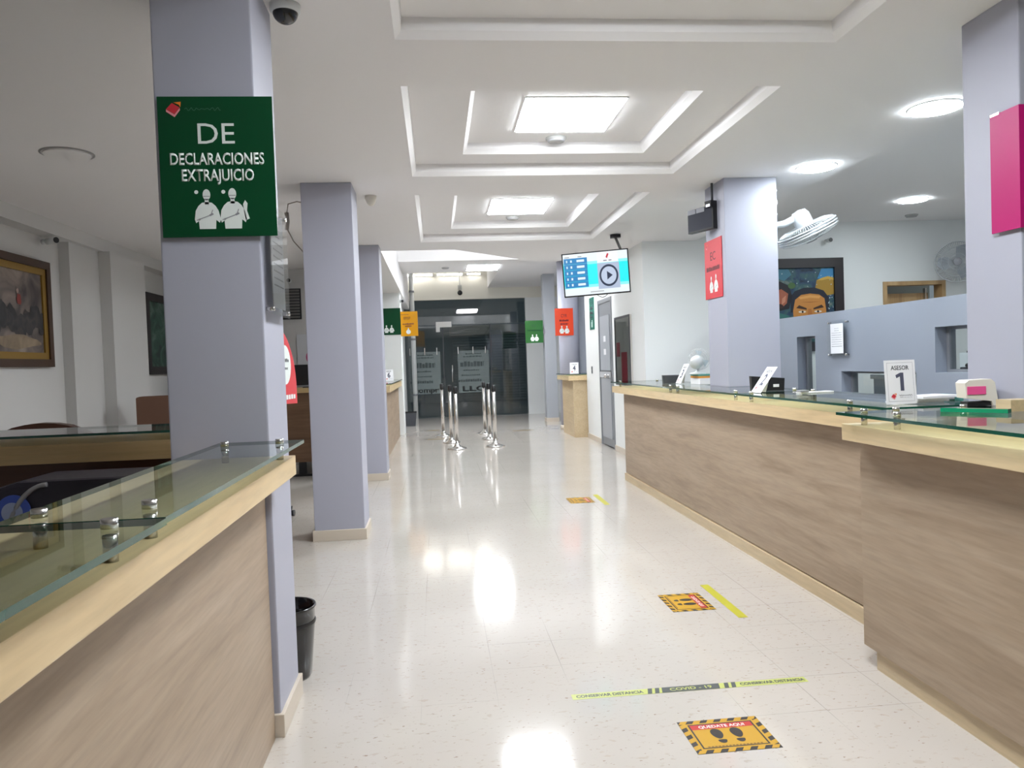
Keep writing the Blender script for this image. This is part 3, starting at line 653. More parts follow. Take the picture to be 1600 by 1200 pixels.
for rr, zz in ((0.10, 0.04), (0.10, 0.07), (0.06, 0.03), (0.06, 0.085)): cg.tube([R @ Vector((rr*cos(a), rr*sin(a), zz)) for a in [2*pi*i/28 for i in range(28)]], 0.002, 5, closed=True)
for i in range(24):
    a = 2*pi*i/24; cg.tube([R @ Vector((q*cos(a), q*sin(a), zz)) for q, zz in ((0.02, 0.028), (0.06, 0.03), (0.10, 0.04), (0.10, 0.07), (0.06, 0.085), (0.02, 0.09))], 0.0012, 4)
cg.done('cage', WHITEP, t)
bl = MB()
for i in range(3):
    a0 = 2*pi*i/3; bl.poly([R @ Vector((q*cos(a0+d), q*sin(a0+d), 0.055+e)) for q, d, e in ((0.02, 0, 0), (0.09, 0.25, 0.01), (0.09, 1.0, -0.01), (0.02, 0.8, 0))])
bl.done('blades', mat('pale_blue_plastic', rgb(205, 218, 224), 0.3), t)
# leaflets, holder, spare glass near the right pillar
for k in range(4):
    o = MB().box(-0.10, 0.11, -0.07, 0.07, 0, 0.005+0.002*k).done('leaflet_stack', PAPER); o.rotation_euler = (0, 0, [0.1, -0.15, 0.05, 0.2][k])
    o.location = (2.285+0.012*k, 3.50-0.02*k, GZ+[0, 0.0055, 0.013, 0.0225][k]); tag(o, ['bottom white leaflets of the pile right of desk sign 1', 'second white leaflets from the bottom of the pile right of desk sign 1', 'third white leaflets up the pile right of desk sign 1', 'topmost white leaflets of the pile right of desk sign 1'][k], 'leaflets', 'leaflet pile')
solid('teal_booklet', MB().box(2.44, 2.485, 3.42, 3.56, GZ, GZ+0.03, bevel=0.002), TEALP, 'small teal booklet lying at the end of the leaflet pile', 'booklet')
t = thing('ticket_dispenser', 'cream dispenser with a pink front beside the magenta-signed pillar', 'dispenser', (2.33, 3.12, GZ), radians(-8))
MB().prism([(-0.06, 0.035), (0.045, 0.02), (0.05, 0.0), (0.075, 0.0), (0.06, 0.10), (0.045, 0.115), (-0.05, 0.112), (-0.065, 0.10)], 'Y', -0.03, 0.05).done('body', IVORY, t, world=False)
MB().box(-0.058, 0.02, -0.034, -0.03, 0.05, 0.085, bevel=0.001).done('pink_front', PINKC, t, world=False)
MB().box(-0.05, 0.06, -0.02, 0.04, 0.0, 0.018).done('foot', BLACK, t, world=False)
solid('glass_offcut', MB().prism([(2.00, 2.89), (2.14, 2.70), (2.17, 2.72), (2.01, 2.905)], 'Z', GZ, GZ+0.016), mat('bright_green_glass', rgb(20, 140, 100), 0.08, coat=0.6), 'bright green glass strip lying on the right counter', 'glass strip')
solid('wood_offcut', MB().box(2.20, 2.30, 2.76, 2.84, GZ, GZ+0.045), KICKW, 'small tan wooden block on the glass at the foot of the magenta-signed pillar', 'wood block')

# ------------------------------------------------------------------ hung screens
t = thing('television', 'wide lit television hanging over the right counter with a play symbol', 'television', (1.72, 8.0, 2.03), rot=Euler((radians(4), radians(-2.5), radians(-12)), 'XYZ'))
W, Hh = 0.70, 0.46
MB().box(-W/2, W/2, 0.0, 0.05, 0, Hh, bevel=0.004).done('casing', GLOSSK, t, world=False)
def scr(name, col, pts, dy, e=0.30, parent=t):
    m_ = mat('screen_'+name, col, 0.3, emit=e)
    return MB().poly([(u, -0.001-dy*0.0005, v) for u, v in pts]).done(name, m_, parent, world=False)
def R4(x0, x1, z0, z1): return [(x0, z0), (x1, z0), (x1, z1), (x0, z1)]
scr('screen', rgb(236, 244, 250), R4(-0.337, 0.337, 0.015, 0.448), 1)
scr('cyan_band', rgb(0, 240, 246), R4(-0.337, 0.337, 0.12, 0.33), 2)
scr('pale_band', rgb(140, 244, 250), R4(-0.337, 0.337, 0.33, 0.36), 2); scr('pale_band', rgb(150, 246, 250), R4(-0.337, 0.337, 0.09, 0.12), 2)
for k in range(5):
    z = 0.345-0.062*k
    scr('queue_row', rgb(10, 110, 170) if k % 2 else rgb(14, 128, 190), R4(-0.330, -0.085, z, z+0.060), 3)
    for x0, x1 in ((-0.305, -0.292), (-0.262, -0.244), (-0.195, -0.115)): scr('queue_text', rgb(225, 240, 250), R4(x0, x1, z+0.018, z+0.042), 4)
scr('logo_field', rgb(244, 244, 250), R4(0.02, 0.24, 0.335, 0.445), 3)
scr('logo_mark', rgb(200, 40, 60), [(0.11, 0.39), (0.13, 0.43), (0.145, 0.42), (0.125, 0.375)], 4)
scr('logo_text', rgb(120, 120, 130), R4(0.085, 0.12, 0.350, 0.360), 4); scr('logo_text', rgb(120, 120, 130), R4(0.14, 0.17, 0.350, 0.360), 4)
scr('play_tile', rgb(176, 190, 214), R4(0.018, 0.245, 0.062, 0.330), 5)
cx, cz = 0.132, 0.198
def circ(r): return [(cx+r*0.88*cos(a), cz+r*1.02*sin(a)) for a in [2*pi*i/40 for i in range(40)]]
navy = rgb(26, 44, 76)
scr('play_ring', navy, circ(0.112), 6, 0.25); scr('play_disc', rgb(190, 204, 226), circ(0.090), 7); scr('play_triangle', navy, [(cx-0.018, cz-0.045), (cx+0.040, cz), (cx-0.018, cz+0.045)], 8, 0.25)
scr('caption', rgb(150, 150, 150), R4(-0.07, 0.07, 0.036, 0.044), 4)
scr('caption', rgb(90, 140, 170), R4(-0.32, -0.27, 0.413, 0.422), 4); scr('caption', rgb(150, 160, 170), R4(-0.18, -0.14, 0.413, 0.422), 4)
MB().tube([(0.27, 0.04, 0.42), (0.28, 0.14, 0.455), (0.26, 0.95, 0.66)], 0.015, 10).box(0.20, 0.32, 0.90, 1.02, 0.655, 0.69).done('ceiling_bracket', BLACK, t, world=False)
MB().tube([(-0.02+0.16*u, 0.04+0.1*u, 0.02-0.055*sin(pi*u)+0.02*u) for u in [i/10 for i in range(11)]], 0.004, 6).done('cable', DGREY, t, world=False)
# small black monitor hung from the right middle pillar
t = thing('hung_monitor', 'small black monitor hanging from a pole at the pale right pillar', 'monitor', (2.285, 6.42, 2.415), radians(-68))
MB().box(-0.15, 0.17, 0.0, 0.05, 0, 0.20, bevel=0.004).done('casing', BLACK, t, world=False)
MB().box(-0.14, 0.155, -0.001, 0.0, 0.015, 0.19).done('screen', mat('dark_screen', rgb(44, 46, 58), 0.55, spec=0.2), t, world=False)
for x in (-0.09, 0.02): MB().box(x-0.055, x+0.045, -0.003, -0.001, 0.16, 0.20).done('sticker', mat('pale_sticker', rgb(140, 142, 150), 0.5), t, world=False)
MB().box(0.09, 0.17, -0.02, 0.055, 0.18, 0.235, bevel=0.004).done('bracket_head', BLACK, t, world=False)
MB().box(0.11, 0.155, -0.022, -0.02, 0.185, 0.205).done('indicator_lamp', mat('indicator_glow', rgb(240, 245, 255), 0.3, emit=0.5), t, world=False)
MB().cyl((0.13, 0.03, 0.235), (0.13, 0.03, 0.385), 0.010, n=12).done('pole', DGREY, t, world=False)

# ------------------------------------------------------------------ wall fans
def wall_fan(label, centre, normal, mount, r=0.25, cord=None, blade=True):
    c = Vector(centre); n = Vector(normal).normalized()
    q = Vector((0, 0, 1)).rotation_difference(n).to_matrix().to_4x4(); M = Matrix.Translation(c) @ q
    t = thing('wall_fan', label, 'fan', mount); mo = Vector(mount)
    back = M @ Vector((0, 0, -0.15))
    MB().tube([mo, mo.lerp(back, 0.5)+Vector((0, 0, -0.02)), back], 0.03, 14).done('arm', FANP, t)
    MB().lathe([(0.001, -0.20), (0.055, -0.19), (0.075, -0.15), (0.078, -0.06), (0.06, -0.03)], 28, M).done('motor_housing', FANP, t)
    cg = MB()
    for rr, zz in ((r, -0.022), (r, 0.022), (r*1.005, 0.0), (r*0.72, -0.06), (r*0.72, 0.062), (r*0.4, -0.055), (r*0.4, 0.075)):
        cg.tube([M @ Vector((rr*cos(a), rr*sin(a), zz)) for a in [2*pi*i/48 for i in range(48)]], 0.008 if rr >= r else 0.003, 6, closed=True)
    for i in range(72):
        a = 2*pi*i/72
        cg.tube([M @ Vector((x*cos(a), x*sin(a), zz)) for x, zz in ((0.06, -0.04), (r*0.4, -0.055), (r*0.72, -0.06), (r*0.93, -0.042), (r, -0.022))], 0.0022, 4)
        cg.tube([M @ Vector((x*cos(a), x*sin(a), zz)) for x, zz in ((r, 0.022), (r*0.93, 0.044), (r*0.72, 0.062), (r*0.4, 0.075), (0.05, 0.08))], 0.0022, 4)
    cg.done('cage', FANP, t)
    b = MB()
    for i in range(3):
        a0 = 2*pi*i/3
        outer = [M @ Vector((x*cos(a0+d), x*sin(a0+d), e)) for x, d, e in ((0.05, 0.0, -0.015), (r*0.5, -0.1, -0.02), (r*0.88, 0.15, -0.015), (r*0.9, 0.6, 0.005), (r*0.75, 1.05, 0.025), (0.05, 1.3, 0.02))]
        b.poly(outer); b.poly([p + n*0.002 for p in outer][::-1])
    b.done('blades', mat('grey_blade', rgb(150, 156, 166), 0.35), t)
    MB().lathe([(0.05, 0.082), (0.045, 0.09), (0.001, 0.093)], 28, M).done('hub_badge', GREYINK, t)
    if cord: MB().tube(cord, 0.005, 6).done('power_cord', FANP, t)
    return t
wall_fan('white wall fan tilted downward on the right side of the pale right pillar', (3.17, 6.26, 2.37), (0.42, 0.02, -0.90), (2.845, 6.30, 2.42), 0.245,
         [(2.85+0.03*sin(u*14), 6.20, 2.72-0.20*u-0.02*cos(u*20)) for u in [i/30 for i in range(31)]])
wall_fan('white wall fan on the back wall, half behind the right pillar', (6.55, 9.08, 2.42), (-0.55, -0.83, -0.05), (6.63, 9.39, 2.42), 0.25)

# ------------------------------------------------------------------ pictures
t = thing('framed_painting', 'gilt-framed dark battle painting on the left wall', 'painting', (-3.6, 6.55, 1.46), pi/2)
Wp, Hp = 2.05, 0.97; y1 = -0.045
def frame_mb(W, Hh, d0, d1, b0, b1):
    f = MB()
    for pts in ((( -W/2+b0, b0), (W/2-b0, b0), (W/2-b1, b1), (-W/2+b1, b1)), ((W/2-b0, b0), (W/2-b0, Hh-b0), (W/2-b1, Hh-b1), (W/2-b1, b1)),
                ((W/2-b0, Hh-b0), (-W/2+b0, Hh-b0), (-W/2+b1, Hh-b1), (W/2-b1, Hh-b1)), ((-W/2+b0, Hh-b0), (-W/2+b0, b0), (-W/2+b1, b1), (-W/2+b1, Hh-b1))):
        n = len(pts); vs = [(u, d0, v) for u, v in pts]+[(u, d1, v) for u, v in pts]
        f._new(vs, [tuple(range(n)), tuple(range(2*n-1, n-1, -1))]+[(i, (i+1) % n, n+(i+1) % n, n+i) for i in range(n)])
    return f
frame_mb(Wp, Hp, 0, -0.05, 0, 0.07).done('outer_frame', FRAMEB, t, world=False)
frame_mb(Wp, Hp, 0, -0.035, 0.07, 0.13).done('gilt_moulding', FRAMEG, t, world=False)
MB().box(-Wp/2+0.13, Wp/2-0.13, -0.02, -0.012, 0.13, Hp-0.13).done('canvas', canvas('smoky_canvas', [rgb(58, 52, 52), rgb(116, 104, 98), rgb(150, 136, 124)], 3.0), t, world=False)
pt = MB()
def blob(mb, cx, cz, rx, rz, y, seed, n=26):
    random.seed(seed); ph = [random.random()*6.28 for _ in range(4)]
    mb.poly([(cx+rx*cos(a)*(1+0.12*sin(3*a+ph[0])+0.07*sin(7*a+ph[1])), y, cz+rz*sin(a)*(1+0.14*sin(4*a+ph[2])+0.06*sin(9*a+ph[3]))) for a in [2*pi*i/n for i in range(n)]])
for k in range(14): blob(pt, -0.8+0.13*k, 0.40+0.05*sin(k*1.7), 0.10, 0.11, -0.0215-0.0003*k, k)
pt.done('dark_riders', canvas('dark_paint', [rgb(30, 28, 30), rgb(48, 46, 48), rgb(70, 62, 58)], 9.0), t, world=False)
pt = MB(); blob(pt, 0.45, 0.22, 0.35, 0.06, -0.0265, 3); blob(pt, -0.3, 0.2, 0.4, 0.05, -0.0267, 4); pt.done('pale_ground', canvas('pale_paint', [rgb(120, 104, 84), rgb(150, 132, 108)], 7.0), t, world=False)
pt = MB(); blob(pt, 0.50, 0.59, 0.035, 0.05, -0.027, 5); pt.done('red_coat', mat('red_paint', rgb(132, 52, 44), 0.5), t, world=False)
pt = MB(); blob(pt, 0.48, 0.66, 0.02, 0.02, -0.0272, 6); pt.done('pale_face', mat('skin_paint', rgb(160, 136, 124), 0.5), t, world=False)
t = thing('framed_painting', 'dark-framed green painting on the left wall, half behind the big pillar', 'painting', (-3.6, 10.45, 1.36), pi/2)
frame_mb(1.0, 1.03, 0, -0.05, 0, 0.10).done('frame', FRAMEK, t, world=False)
MB().box(-0.4, 0.4, -0.02, -0.01, 0.10, 0.93).done('canvas', canvas('green_canvas', [rgb(24, 42, 38), rgb(52, 84, 74), rgb(110, 130, 118)], 4.0), t, world=False)
t = thing('framed_painting', 'colourful black-framed painting of faces on the back wall, above the partition', 'painting', (4.58, 9.4, 1.36), 0)
W, Hh = 1.24, 1.18
frame_mb(W, Hh, 0, -0.05, 0, 0.12).done('frame', FRAMEK, t, world=False)
MB().box(-W/2+0.12, W/2-0.12, -0.02, -0.012, 0.12, Hh-0.12).done('canvas', canvas('night_blue_canvas', [rgb(16, 30, 50), rgb(40, 70, 96), rgb(58, 96, 96), rgb(120, 128, 120)], 5.0), t, world=False)
def pp(name, pts, col, k): MB().poly([(u, -0.021-0.0006*k, v) for u, v in pts]).done(name, mat('paint_'+name+str(k), col, 0.5), t, world=False)
def el(cx, cz, rx, rz, a0=0, a1=2*pi, n=24): return [(cx+rx*cos(a0+(a1-a0)*i/n), cz+rz*sin(a0+(a1-a0)*i/n)) for i in range(n+(0 if a1-a0 > 6.2 else 1))]
pp('sky_patch', [(0.28, 0.92), (0.50, 0.93), (0.50, 1.05), (0.34, 1.05)], rgb(60, 134, 180), 1)
pp('sky_glow', [(-0.30, 0.96), (-0.16, 0.90), (-0.06, 0.98), (-0.10, 1.05), (-0.30, 1.05)], rgb(66, 120, 140), 1)
pp('golden_hill', [(0.24, 0.74), (0.36, 0.70), (0.50, 0.72), (0.50, 0.93), (0.42, 0.95), (0.34, 0.93), (0.27, 0.90)], rgb(168, 130, 44), 2)
pp('hill_ridge', [(0.27, 0.90), (0.34, 0.93), (0.42, 0.95), (0.50, 0.93), (0.50, 0.90), (0.42, 0.915), (0.34, 0.90)], rgb(206, 168, 70), 3)
pp('hair', [(-0.08, 0.50), (-0.08, 0.70), (-0.02, 0.77), (0.10, 0.81), (0.24, 0.81), (0.36, 0.77), (0.43, 0.68), (0.43, 0.50)], rgb(24, 30, 46), 3)
pp('forehead', [(-0.04, 0.30), (-0.05, 0.52), (-0.02, 0.66), (0.06, 0.72), (0.18, 0.735), (0.30, 0.72), (0.37, 0.67), (0.39, 0.52), (0.38, 0.30)], rgb(200, 134, 62), 4)
pp('brow_light', [(0.02, 0.69), (0.18, 0.715), (0.32, 0.70), (0.30, 0.67), (0.18, 0.68), (0.05, 0.665)], rgb(222, 162, 88), 5)
pp('wrinkle', [(0.04, 0.63), (0.18, 0.62), (0.32, 0.63), (0.18, 0.63)], rgb(160, 96, 40), 5)
pp('brow', [(-0.01, 0.555), (0.13, 0.53), (0.13, 0.55), (0.03, 0.59)], rgb(60, 36, 24), 6); pp('brow', [(0.36, 0.555), (0.22, 0.53), (0.22, 0.55), (0.33, 0.59)], rgb(60, 36, 24), 6)
pp('eye', el(0.07, 0.505, 0.05, 0.014), rgb(226, 214, 196), 7); pp('eye', el(0.28, 0.505, 0.05, 0.014), rgb(226, 214, 196), 7)
pp('pupil', el(0.075, 0.505, 0.014, 0.014), rgb(30, 20, 16), 8); pp('pupil', el(0.28, 0.505, 0.014, 0.014), rgb(30, 20, 16), 8)
pp('nose', [(0.13, 0.34), (0.15, 0.54), (0.19, 0.54), (0.23, 0.34)], rgb(182, 112, 50), 7)
pp('mouth', el(0.18, 0.25, 0.09, 0.02), rgb(120, 50, 40), 7)
pp('second_head', [(-0.34, 0.50), (-0.34, 0.80), (-0.22, 0.90), (-0.10, 0.84), (-0.06, 0.72), (-0.10, 0.55)], rgb(28, 26, 34), 3); pp('second_face', [(-0.32, 0.56), (-0.32, 0.76), (-0.20, 0.80), (-0.11, 0.74), (-0.13, 0.62), (-0.20, 0.56)], rgb(172, 98, 72), 4)
pp('second_cheek', [(-0.20, 0.60), (-0.15, 0.64), (-0.14, 0.72), (-0.19, 0.68)], rgb(206, 140, 110), 5); pp('second_beard', [(-0.32, 0.54), (-0.32, 0.62), (-0.20, 0.61), (-0.16, 0.57)], rgb(60, 34, 30), 5)
pp('green_field', [(-0.50, 0.12), (-0.12, 0.12), (-0.10, 0.46), (-0.30, 0.52), (-0.50, 0.5)], rgb(50, 110, 104), 2)
pp('leaf_clump', el(-0.06, 0.84, 0.05, 0.04), rgb(70, 104, 58), 5)
random.seed(11)
mb = MB()
for k in range(40):
    u, v = random.uniform(-0.48, 0.48), random.uniform(0.5, 1.03)
    if k > 18: u, v = random.uniform(0.41, 0.49), random.uniform(0.3, 0.72)
    elif v < 0.82: v = random.uniform(0.83, 1.03)
    s_ = random.uniform(0.004, 0.010); mb.poly([(u-s_, -0.0285, v-s_), (u+s_, -0.0285, v-s_*0.4), (u+s_*0.6, -0.0285, v+s_), (u-s_*0.7, -0.0285, v+s_*0.8)])
mb.done('light_flecks', mat('fleck_paint', rgb(170, 190, 196), 0.5), t, world=False)

# ------------------------------------------------------------------ doors
dr = struct('door_1', MB().box(2.588, 2.63, 11.16, 11.22, 0, 2.28).box(2.588, 2.63, 12.04, 12.10, 0, 2.28).box(2.588, 2.63, 11.22, 12.04, 2.22, 2.28).box(2.60, 2.62, 11.22, 12.04, 0.02, 2.22), ALU)
MB().box(2.585, 2.60, 11.30, 11.96, 1.18, 2.02).done('upper_panel', mat('grey_panel', rgb(168, 172, 178), 0.35), dr, world=False)
MB().box(2.585, 2.60, 11.30, 11.96, 0.14, 1.06).done('lower_panel', mat('grey_panel', rgb(168, 172, 178), 0.35), dr, world=False)
MB().box(2.575, 2.585, 11.26, 11.98, 1.07, 1.16).done('lock_rail', mat('pale_rail', rgb(190, 192, 196), 0.35), dr, world=False)
MB().cyl((2.60, 11.36, 1.10), (2.54, 11.36, 1.10), 0.02, n=16).ball((2.53, 11.36, 1.10), 0.032).done('door_knob', CHROME, dr, world=False)
for z in (1.62, 1.42): MB().box(2.582, 2.585, 11.55, 11.70, z, z+0.09).done('notice_sheet', PAPER, dr, world=False)
d2 = struct('door_2', MB().box(5.75, 5.80, 9.38, 9.55, 0, 2.22).box(6.55, 6.60, 9.38, 9.55, 0, 2.22).box(5.80, 6.55, 9.38, 9.55, 2.17, 2.22), DOORW)
MB().box(5.82, 6.50, 9.60, 9.64, 0, 2.08).done('door_leaf', DOORW, d2, world=False)
MB().box(6.43, 6.45, 9.55, 9.60, 1.6, 2.14).done('doorway_light_streak', CHROME, d2, world=False)  # steel bar standing in for the white strip of light in the doorway
struct('wall_passage', MB().box(5.2, 7.0, 10.3, 10.4, 0, 3.0), CREAM_WALL)

t = thing('notice_board', 'glass-fronted notice board with red papers right of the grey door', 'notice board', (2.60, 10.45, 0.98), 0)
MB().box(2.575, 2.60, 10.02, 10.88, 0.98, 1.94).done('backing', mat('board_grey', rgb(196, 194, 188), 0.5), t)
MB().box(2.565, 2.575, 10.02, 10.88, 1.91, 1.94).box(2.565, 2.575, 10.02, 10.88, 0.98, 1.01).box(2.565, 2.575, 10.02, 10.05, 1.01, 1.91).box(2.565, 2.575, 10.85, 10.88, 1.01, 1.91).done('frame', DGREY, t)
for y, z, m_ in ((10.62, 1.38, VRED), (10.22, 1.02, VRED)): MB().box(2.570, 2.575, y, y+(0.18 if y > 10.5 else 0.3), z, z+(0.2 if y > 10.5 else 0.42)).done('red_poster', mat('crimson_poster', rgb(196, 40, 62), 0.4), t)
MB().box(2.570, 2.575, 10.52, 10.74, 1.02, 1.34).done('pale_poster', mat('pale_poster', rgb(196, 190, 182), 0.4), t)
MB().box(2.562, 2.564, 10.05, 10.85, 1.01, 1.91, mis=[1, 1, 1, 1, 0, 1]).done('glass_front', [PANE, CLEARB], t)
t = thing('wall_switch', 'small dark switch plate on the white wall under the teal sign', 'switch', (2.60, 12.72, 1.12), 0)
MB().box(2.592, 2.60, 12.68, 12.76, 1.12, 1.24, bevel=0.002).done('plate', mat('switch_grey', rgb(90, 96, 100), 0.4), t)
for z in (1.14, 1.19): MB().box(2.588, 2.592, 12.70, 12.74, z, z+0.03).done('rocker', DGREY, t)

# ------------------------------------------------------------------ glass front
GY = 19.85
struct('wall_far_cream', MB().box(-0.98, 3.4, 19.80, 20.0, 3.02, 3.85), CREAM_WALL)
struct('wall_far_right', MB().box(2.34, 3.4, 19.8, 20.0, 0, 3.02), WHITE_WALL)
def shop_pane(n, x0, x1, z0, z1): return struct('window_%d' % n, MB().box(x0, x1, GY, GY+0.012, z0, z1, mis=[1, 1, 0, 1, 1, 1]), [SHOP, CLEARB])
shop_pane(5, -0.78, 0.18, 0.03, 2.36); _tilt = Matrix.Translation((0, GY, 2.38)) @ Matrix.Rotation(radians(-1.9), 4, 'X') @ Matrix.Translation((0, -GY, -2.38))
struct('window_6', MB().box(-0.78, 2.34, GY, GY+0.012, 2.38, 3.03, mis=[1, 1, 0, 1, 1, 1], M=_tilt), [SHOP, CLEARB]); shop_pane(7, 1.42, 2.34, 0.03, 2.36)
g = struct('door_3', MB().box(0.19, 1.41, GY+0.004, GY+0.016, 0.02, 2.36, mis=[1, 1, 0, 1, 1, 1]), [SHOP, CLEARB])
MB().box(0.02, 0.42, GY-0.02, GY-0.002, 2.32, 2.46).box(0.02, 0.12, GY-0.02, GY-0.002, 2.20, 2.32).done('patch_fitting', mat('pale_metal', rgb(200, 200, 196), 0.4, 0.3), g, world=False)
MB().box(0.18, 0.20, GY-0.006, GY-0.001, 0.03, 2.36).box(1.40, 1.42, GY-0.006, GY-0.001, 0.03, 2.36).done('edge_strip', DGREY, g, world=False)
MB().tube([(0.40, GY-0.01, 1.35), (0.40, GY-0.06, 1.33), (0.40, GY-0.06, 0.92), (0.40, GY-0.01, 0.90)], 0.016, 10).done('pull_handle', CHROME, g, world=False)
def film(x0, x1, label, word):
    t = thing('frosted_film', label, 'window film', ((x0+x1)/2, GY-0.004, 0.62), 0, 'frosted films on the glass front')
    MB().box(x0, x1, GY-0.004, GY-0.003, 0.62, 1.70).done('film', FROST, t)
    w_ = x1-x0; o = Vector(((x0+x1)/2, GY-0.004, 0.62))
    dk = mat('smoke_lettering', rgb(60, 72, 74), 0.5)
    for k, (z, ww, hh, n) in enumerate(((1.0, 0.5, 0.03, 6), (0.93, 0.6, 0.03, 6), (0.74, 0.75, 0.14, 7), (0.58, 0.5, 0.04, 6), (0.45, 0.6, 0.03, 8), (0.31, 0.75, 0.07, 9))):
        bars(t, -0.02*k, z, w_*ww, hh, -0.001, dk, n, 'faded_lettering')
    text(word, w_*0.8, 0.12, mat('black_lettering', rgb(30, 34, 36), 0.5), t, (0.02, -0.001, 0.10), bold=0.03)
    for f_ in (0.02, 0.5, 0.9): MB().box(x0+f_*w_-0.01, x0+f_*w_+0.01, GY-0.02, GY-0.004, 1.62, 1.80).done('clip', CHROME, t)
film(-0.68, 0.10, 'frosted lettered film on the left pane of the glass front', 'compr')
film(0.55, 1.35, 'frosted lettered film on the glass door, right of the other film', 'LLO')
# the street behind the glass
struct('floor_street', MB().box(-6, 8, 20.0, 29, -0.14, -0.02), mat('street_concrete', rgb(126, 130, 130), 0.7, bump=0.1))
struct('wall_street', MB().box(-6, 8, 28, 28.3, -0.1, 6), mat('street_plaster', rgb(128, 138, 140), 0.8, bump=0.1))
t = thing('street_shutter', 'dim roller shutter across the street behind the glass', 'shutter', (2.0, 27.9, 0))
mb = MB()
for k in range(24): mb.box(0.6, 3.4, 27.92, 27.99, 0.1*k, 0.1*k+0.085, bevel=0.01)
mb.done('slats', mat('dim_steel', rgb(138, 146, 148), 0.6), t)
MB().box(0.5, 3.5, 27.85, 27.99, 2.4, 2.75).done('shutter_box', mat('dim_cream', rgb(160, 158, 152), 0.6), t)
# ------------------------------------------------------------------ floor markings
def floor_mat_thing(label, x, y, rz):
    t = thing('floor_mat_sticker', label, 'floor sticker', (x, y, 0.0004), rz, 'stand-here floor stickers')
    W, D = 0.30, 0.235
    z = 0.0006
    def rect(mb, a, b, c, d, zz): mb.poly([(a, c, zz), (b, c, zz), (b, d, zz), (a, d, zz)])
    mb = MB(); mb.box(-W/2, W/2, -D/2, D/2, 0, z); mb.done('hazard_border', VBLACK, t, world=False)
    mb = MB(); bw = 0.022; zz = z+0.0004; st = 0.052
    k = -W/2
    while k < W/2-0.03:
        for s_, y0 in ((1, D/2-bw), (1, -D/2)): mb.poly([(k, y0, zz), (k+st*0.5, y0, zz), (min(W/2, k+st*0.5+0.014), y0+bw, zz), (k+0.014, y0+bw, zz)])
        k += st
    k = -D/2+bw
    while k < D/2-bw-0.02:
        for x0 in (-W/2, W/2-bw): mb.poly([(x0, k, zz), (x0+bw, k+0.012, zz), (x0+bw, k+0.012+st*0.5, zz), (x0, k+st*0.5, zz)])
        k += st
    mb.done('hazard_stripes', YELLOW, t, world=False)
    mb = MB(); rect(mb, -W/2+bw, W/2-bw, -D/2+bw, D/2-bw, zz); mb.done('field', YELLOW, t, world=False)
    mb = MB(); a, b, c, d = -W/2+0.030, W/2-0.030, -D/2+0.030, D/2-0.030; q = 0.006; zz += 0.0003
    for r_ in ((a, b, c, c+q), (a, b, d-q, d), (a, a+q, c+q, d-q), (b-q, b, c+q, d-q)): rect(mb, *r_, zz)
    mb.done('inner_frame', VBLACK, t, world=False)
    mb = MB(); rect(mb, a+q, b-q, d-q-0.034, d-q, zz); mb.done('red_band', VRED, t, world=False)
    text('QUEDATE AQUI', 0.17, 0.018, LETTER, t, (0, d-q-0.017, zz+0.0002), (0, 0, 0), bold=0.015, thick=0)
    mb = MB()
    for s_ in (-1, 1):
        cx = s_*0.033
        mb.poly([(cx+s_*0.003+0.021*cos(a_)*(1+0.15*sin(a_)), 0.010+0.036*sin(a_), zz) for a_ in [2*pi*i/24 for i in range(24)]])
        mb.poly([(cx+0.016*cos(a_), -0.036+(0.022*sin(a_) if sin(a_) < 0 else 0.004*sin(a_)), zz) for a_ in [2*pi*i/24 for i in range(24)]])
    mb.done('shoe_prints', VBLACK, t, world=False)
    mb = MB()
    for i in range(16): rect(mb, -0.10+0.0125*i, -0.10+0.0125*i+0.009, c+0.008, c+0.014, zz)
    mb.done('small_print', mat('brown_ink', rgb(120, 84, 30), 0.5), t, world=False)
floor_mat_thing('nearest yellow-and-black stand-here sticker, below the printed distance tape', 0.982, 2.615, 0)
floor_mat_thing('middle yellow-and-black stand-here sticker, beside a plain yellow tape', 1.315, 4.08, -pi/2)
floor_mat_thing('farthest small yellow-and-black stand-here sticker on the floor', 1.33, 7.28, -pi/2)
t = thing('distance_tape', 'pale lime floor tape printed CONSERVAR DISTANCIA with COVID - 19', 'floor tape', (0.98, 3.01, 0.0003))
MB().box(-0.49, 0.49, -0.024, 0.024, 0, 0.0005).done('tape', PALELIME, t, world=False)
z = 0.0009
mb = MB().poly([(-0.125, -0.024, z), (0.115, -0.024, z), (0.125, 0.024, z), (-0.115, 0.024, z)])
for x in (-0.185, -0.155, 0.135, 0.165): mb.poly([(x, -0.024, z), (x+0.018, -0.024, z), (x+0.030, 0.024, z), (x+0.012, 0.024, z)])
mb.done('dark_blocks', VGREY, t, world=False)
text('COVID - 19', 0.175, 0.024, PALELIME, t, (0.0, 0, z+0.0003), (0, 0, 0), bold=0.02, thick=0)
for x in (-0.335, 0.345): text('CONSERVAR DISTANCIA', 0.275, 0.022, VGREY, t, (x, 0, z), (0, 0, 0), bold=0.04, thick=0)
solid('floor_tape', MB().box(1.495, 1.545, 3.78, 4.37, 0.0003, 0.001), LIME, 'plain yellow floor tape beside the middle stand-here sticker', 'floor tape', 'plain yellow floor tapes')
solid('floor_tape', MB().box(1.505, 1.555, 6.98, 7.54, 0.0003, 0.001), LIME, 'plain yellow floor tape beside the farthest stand-here sticker', 'floor tape', 'plain yellow floor tapes')
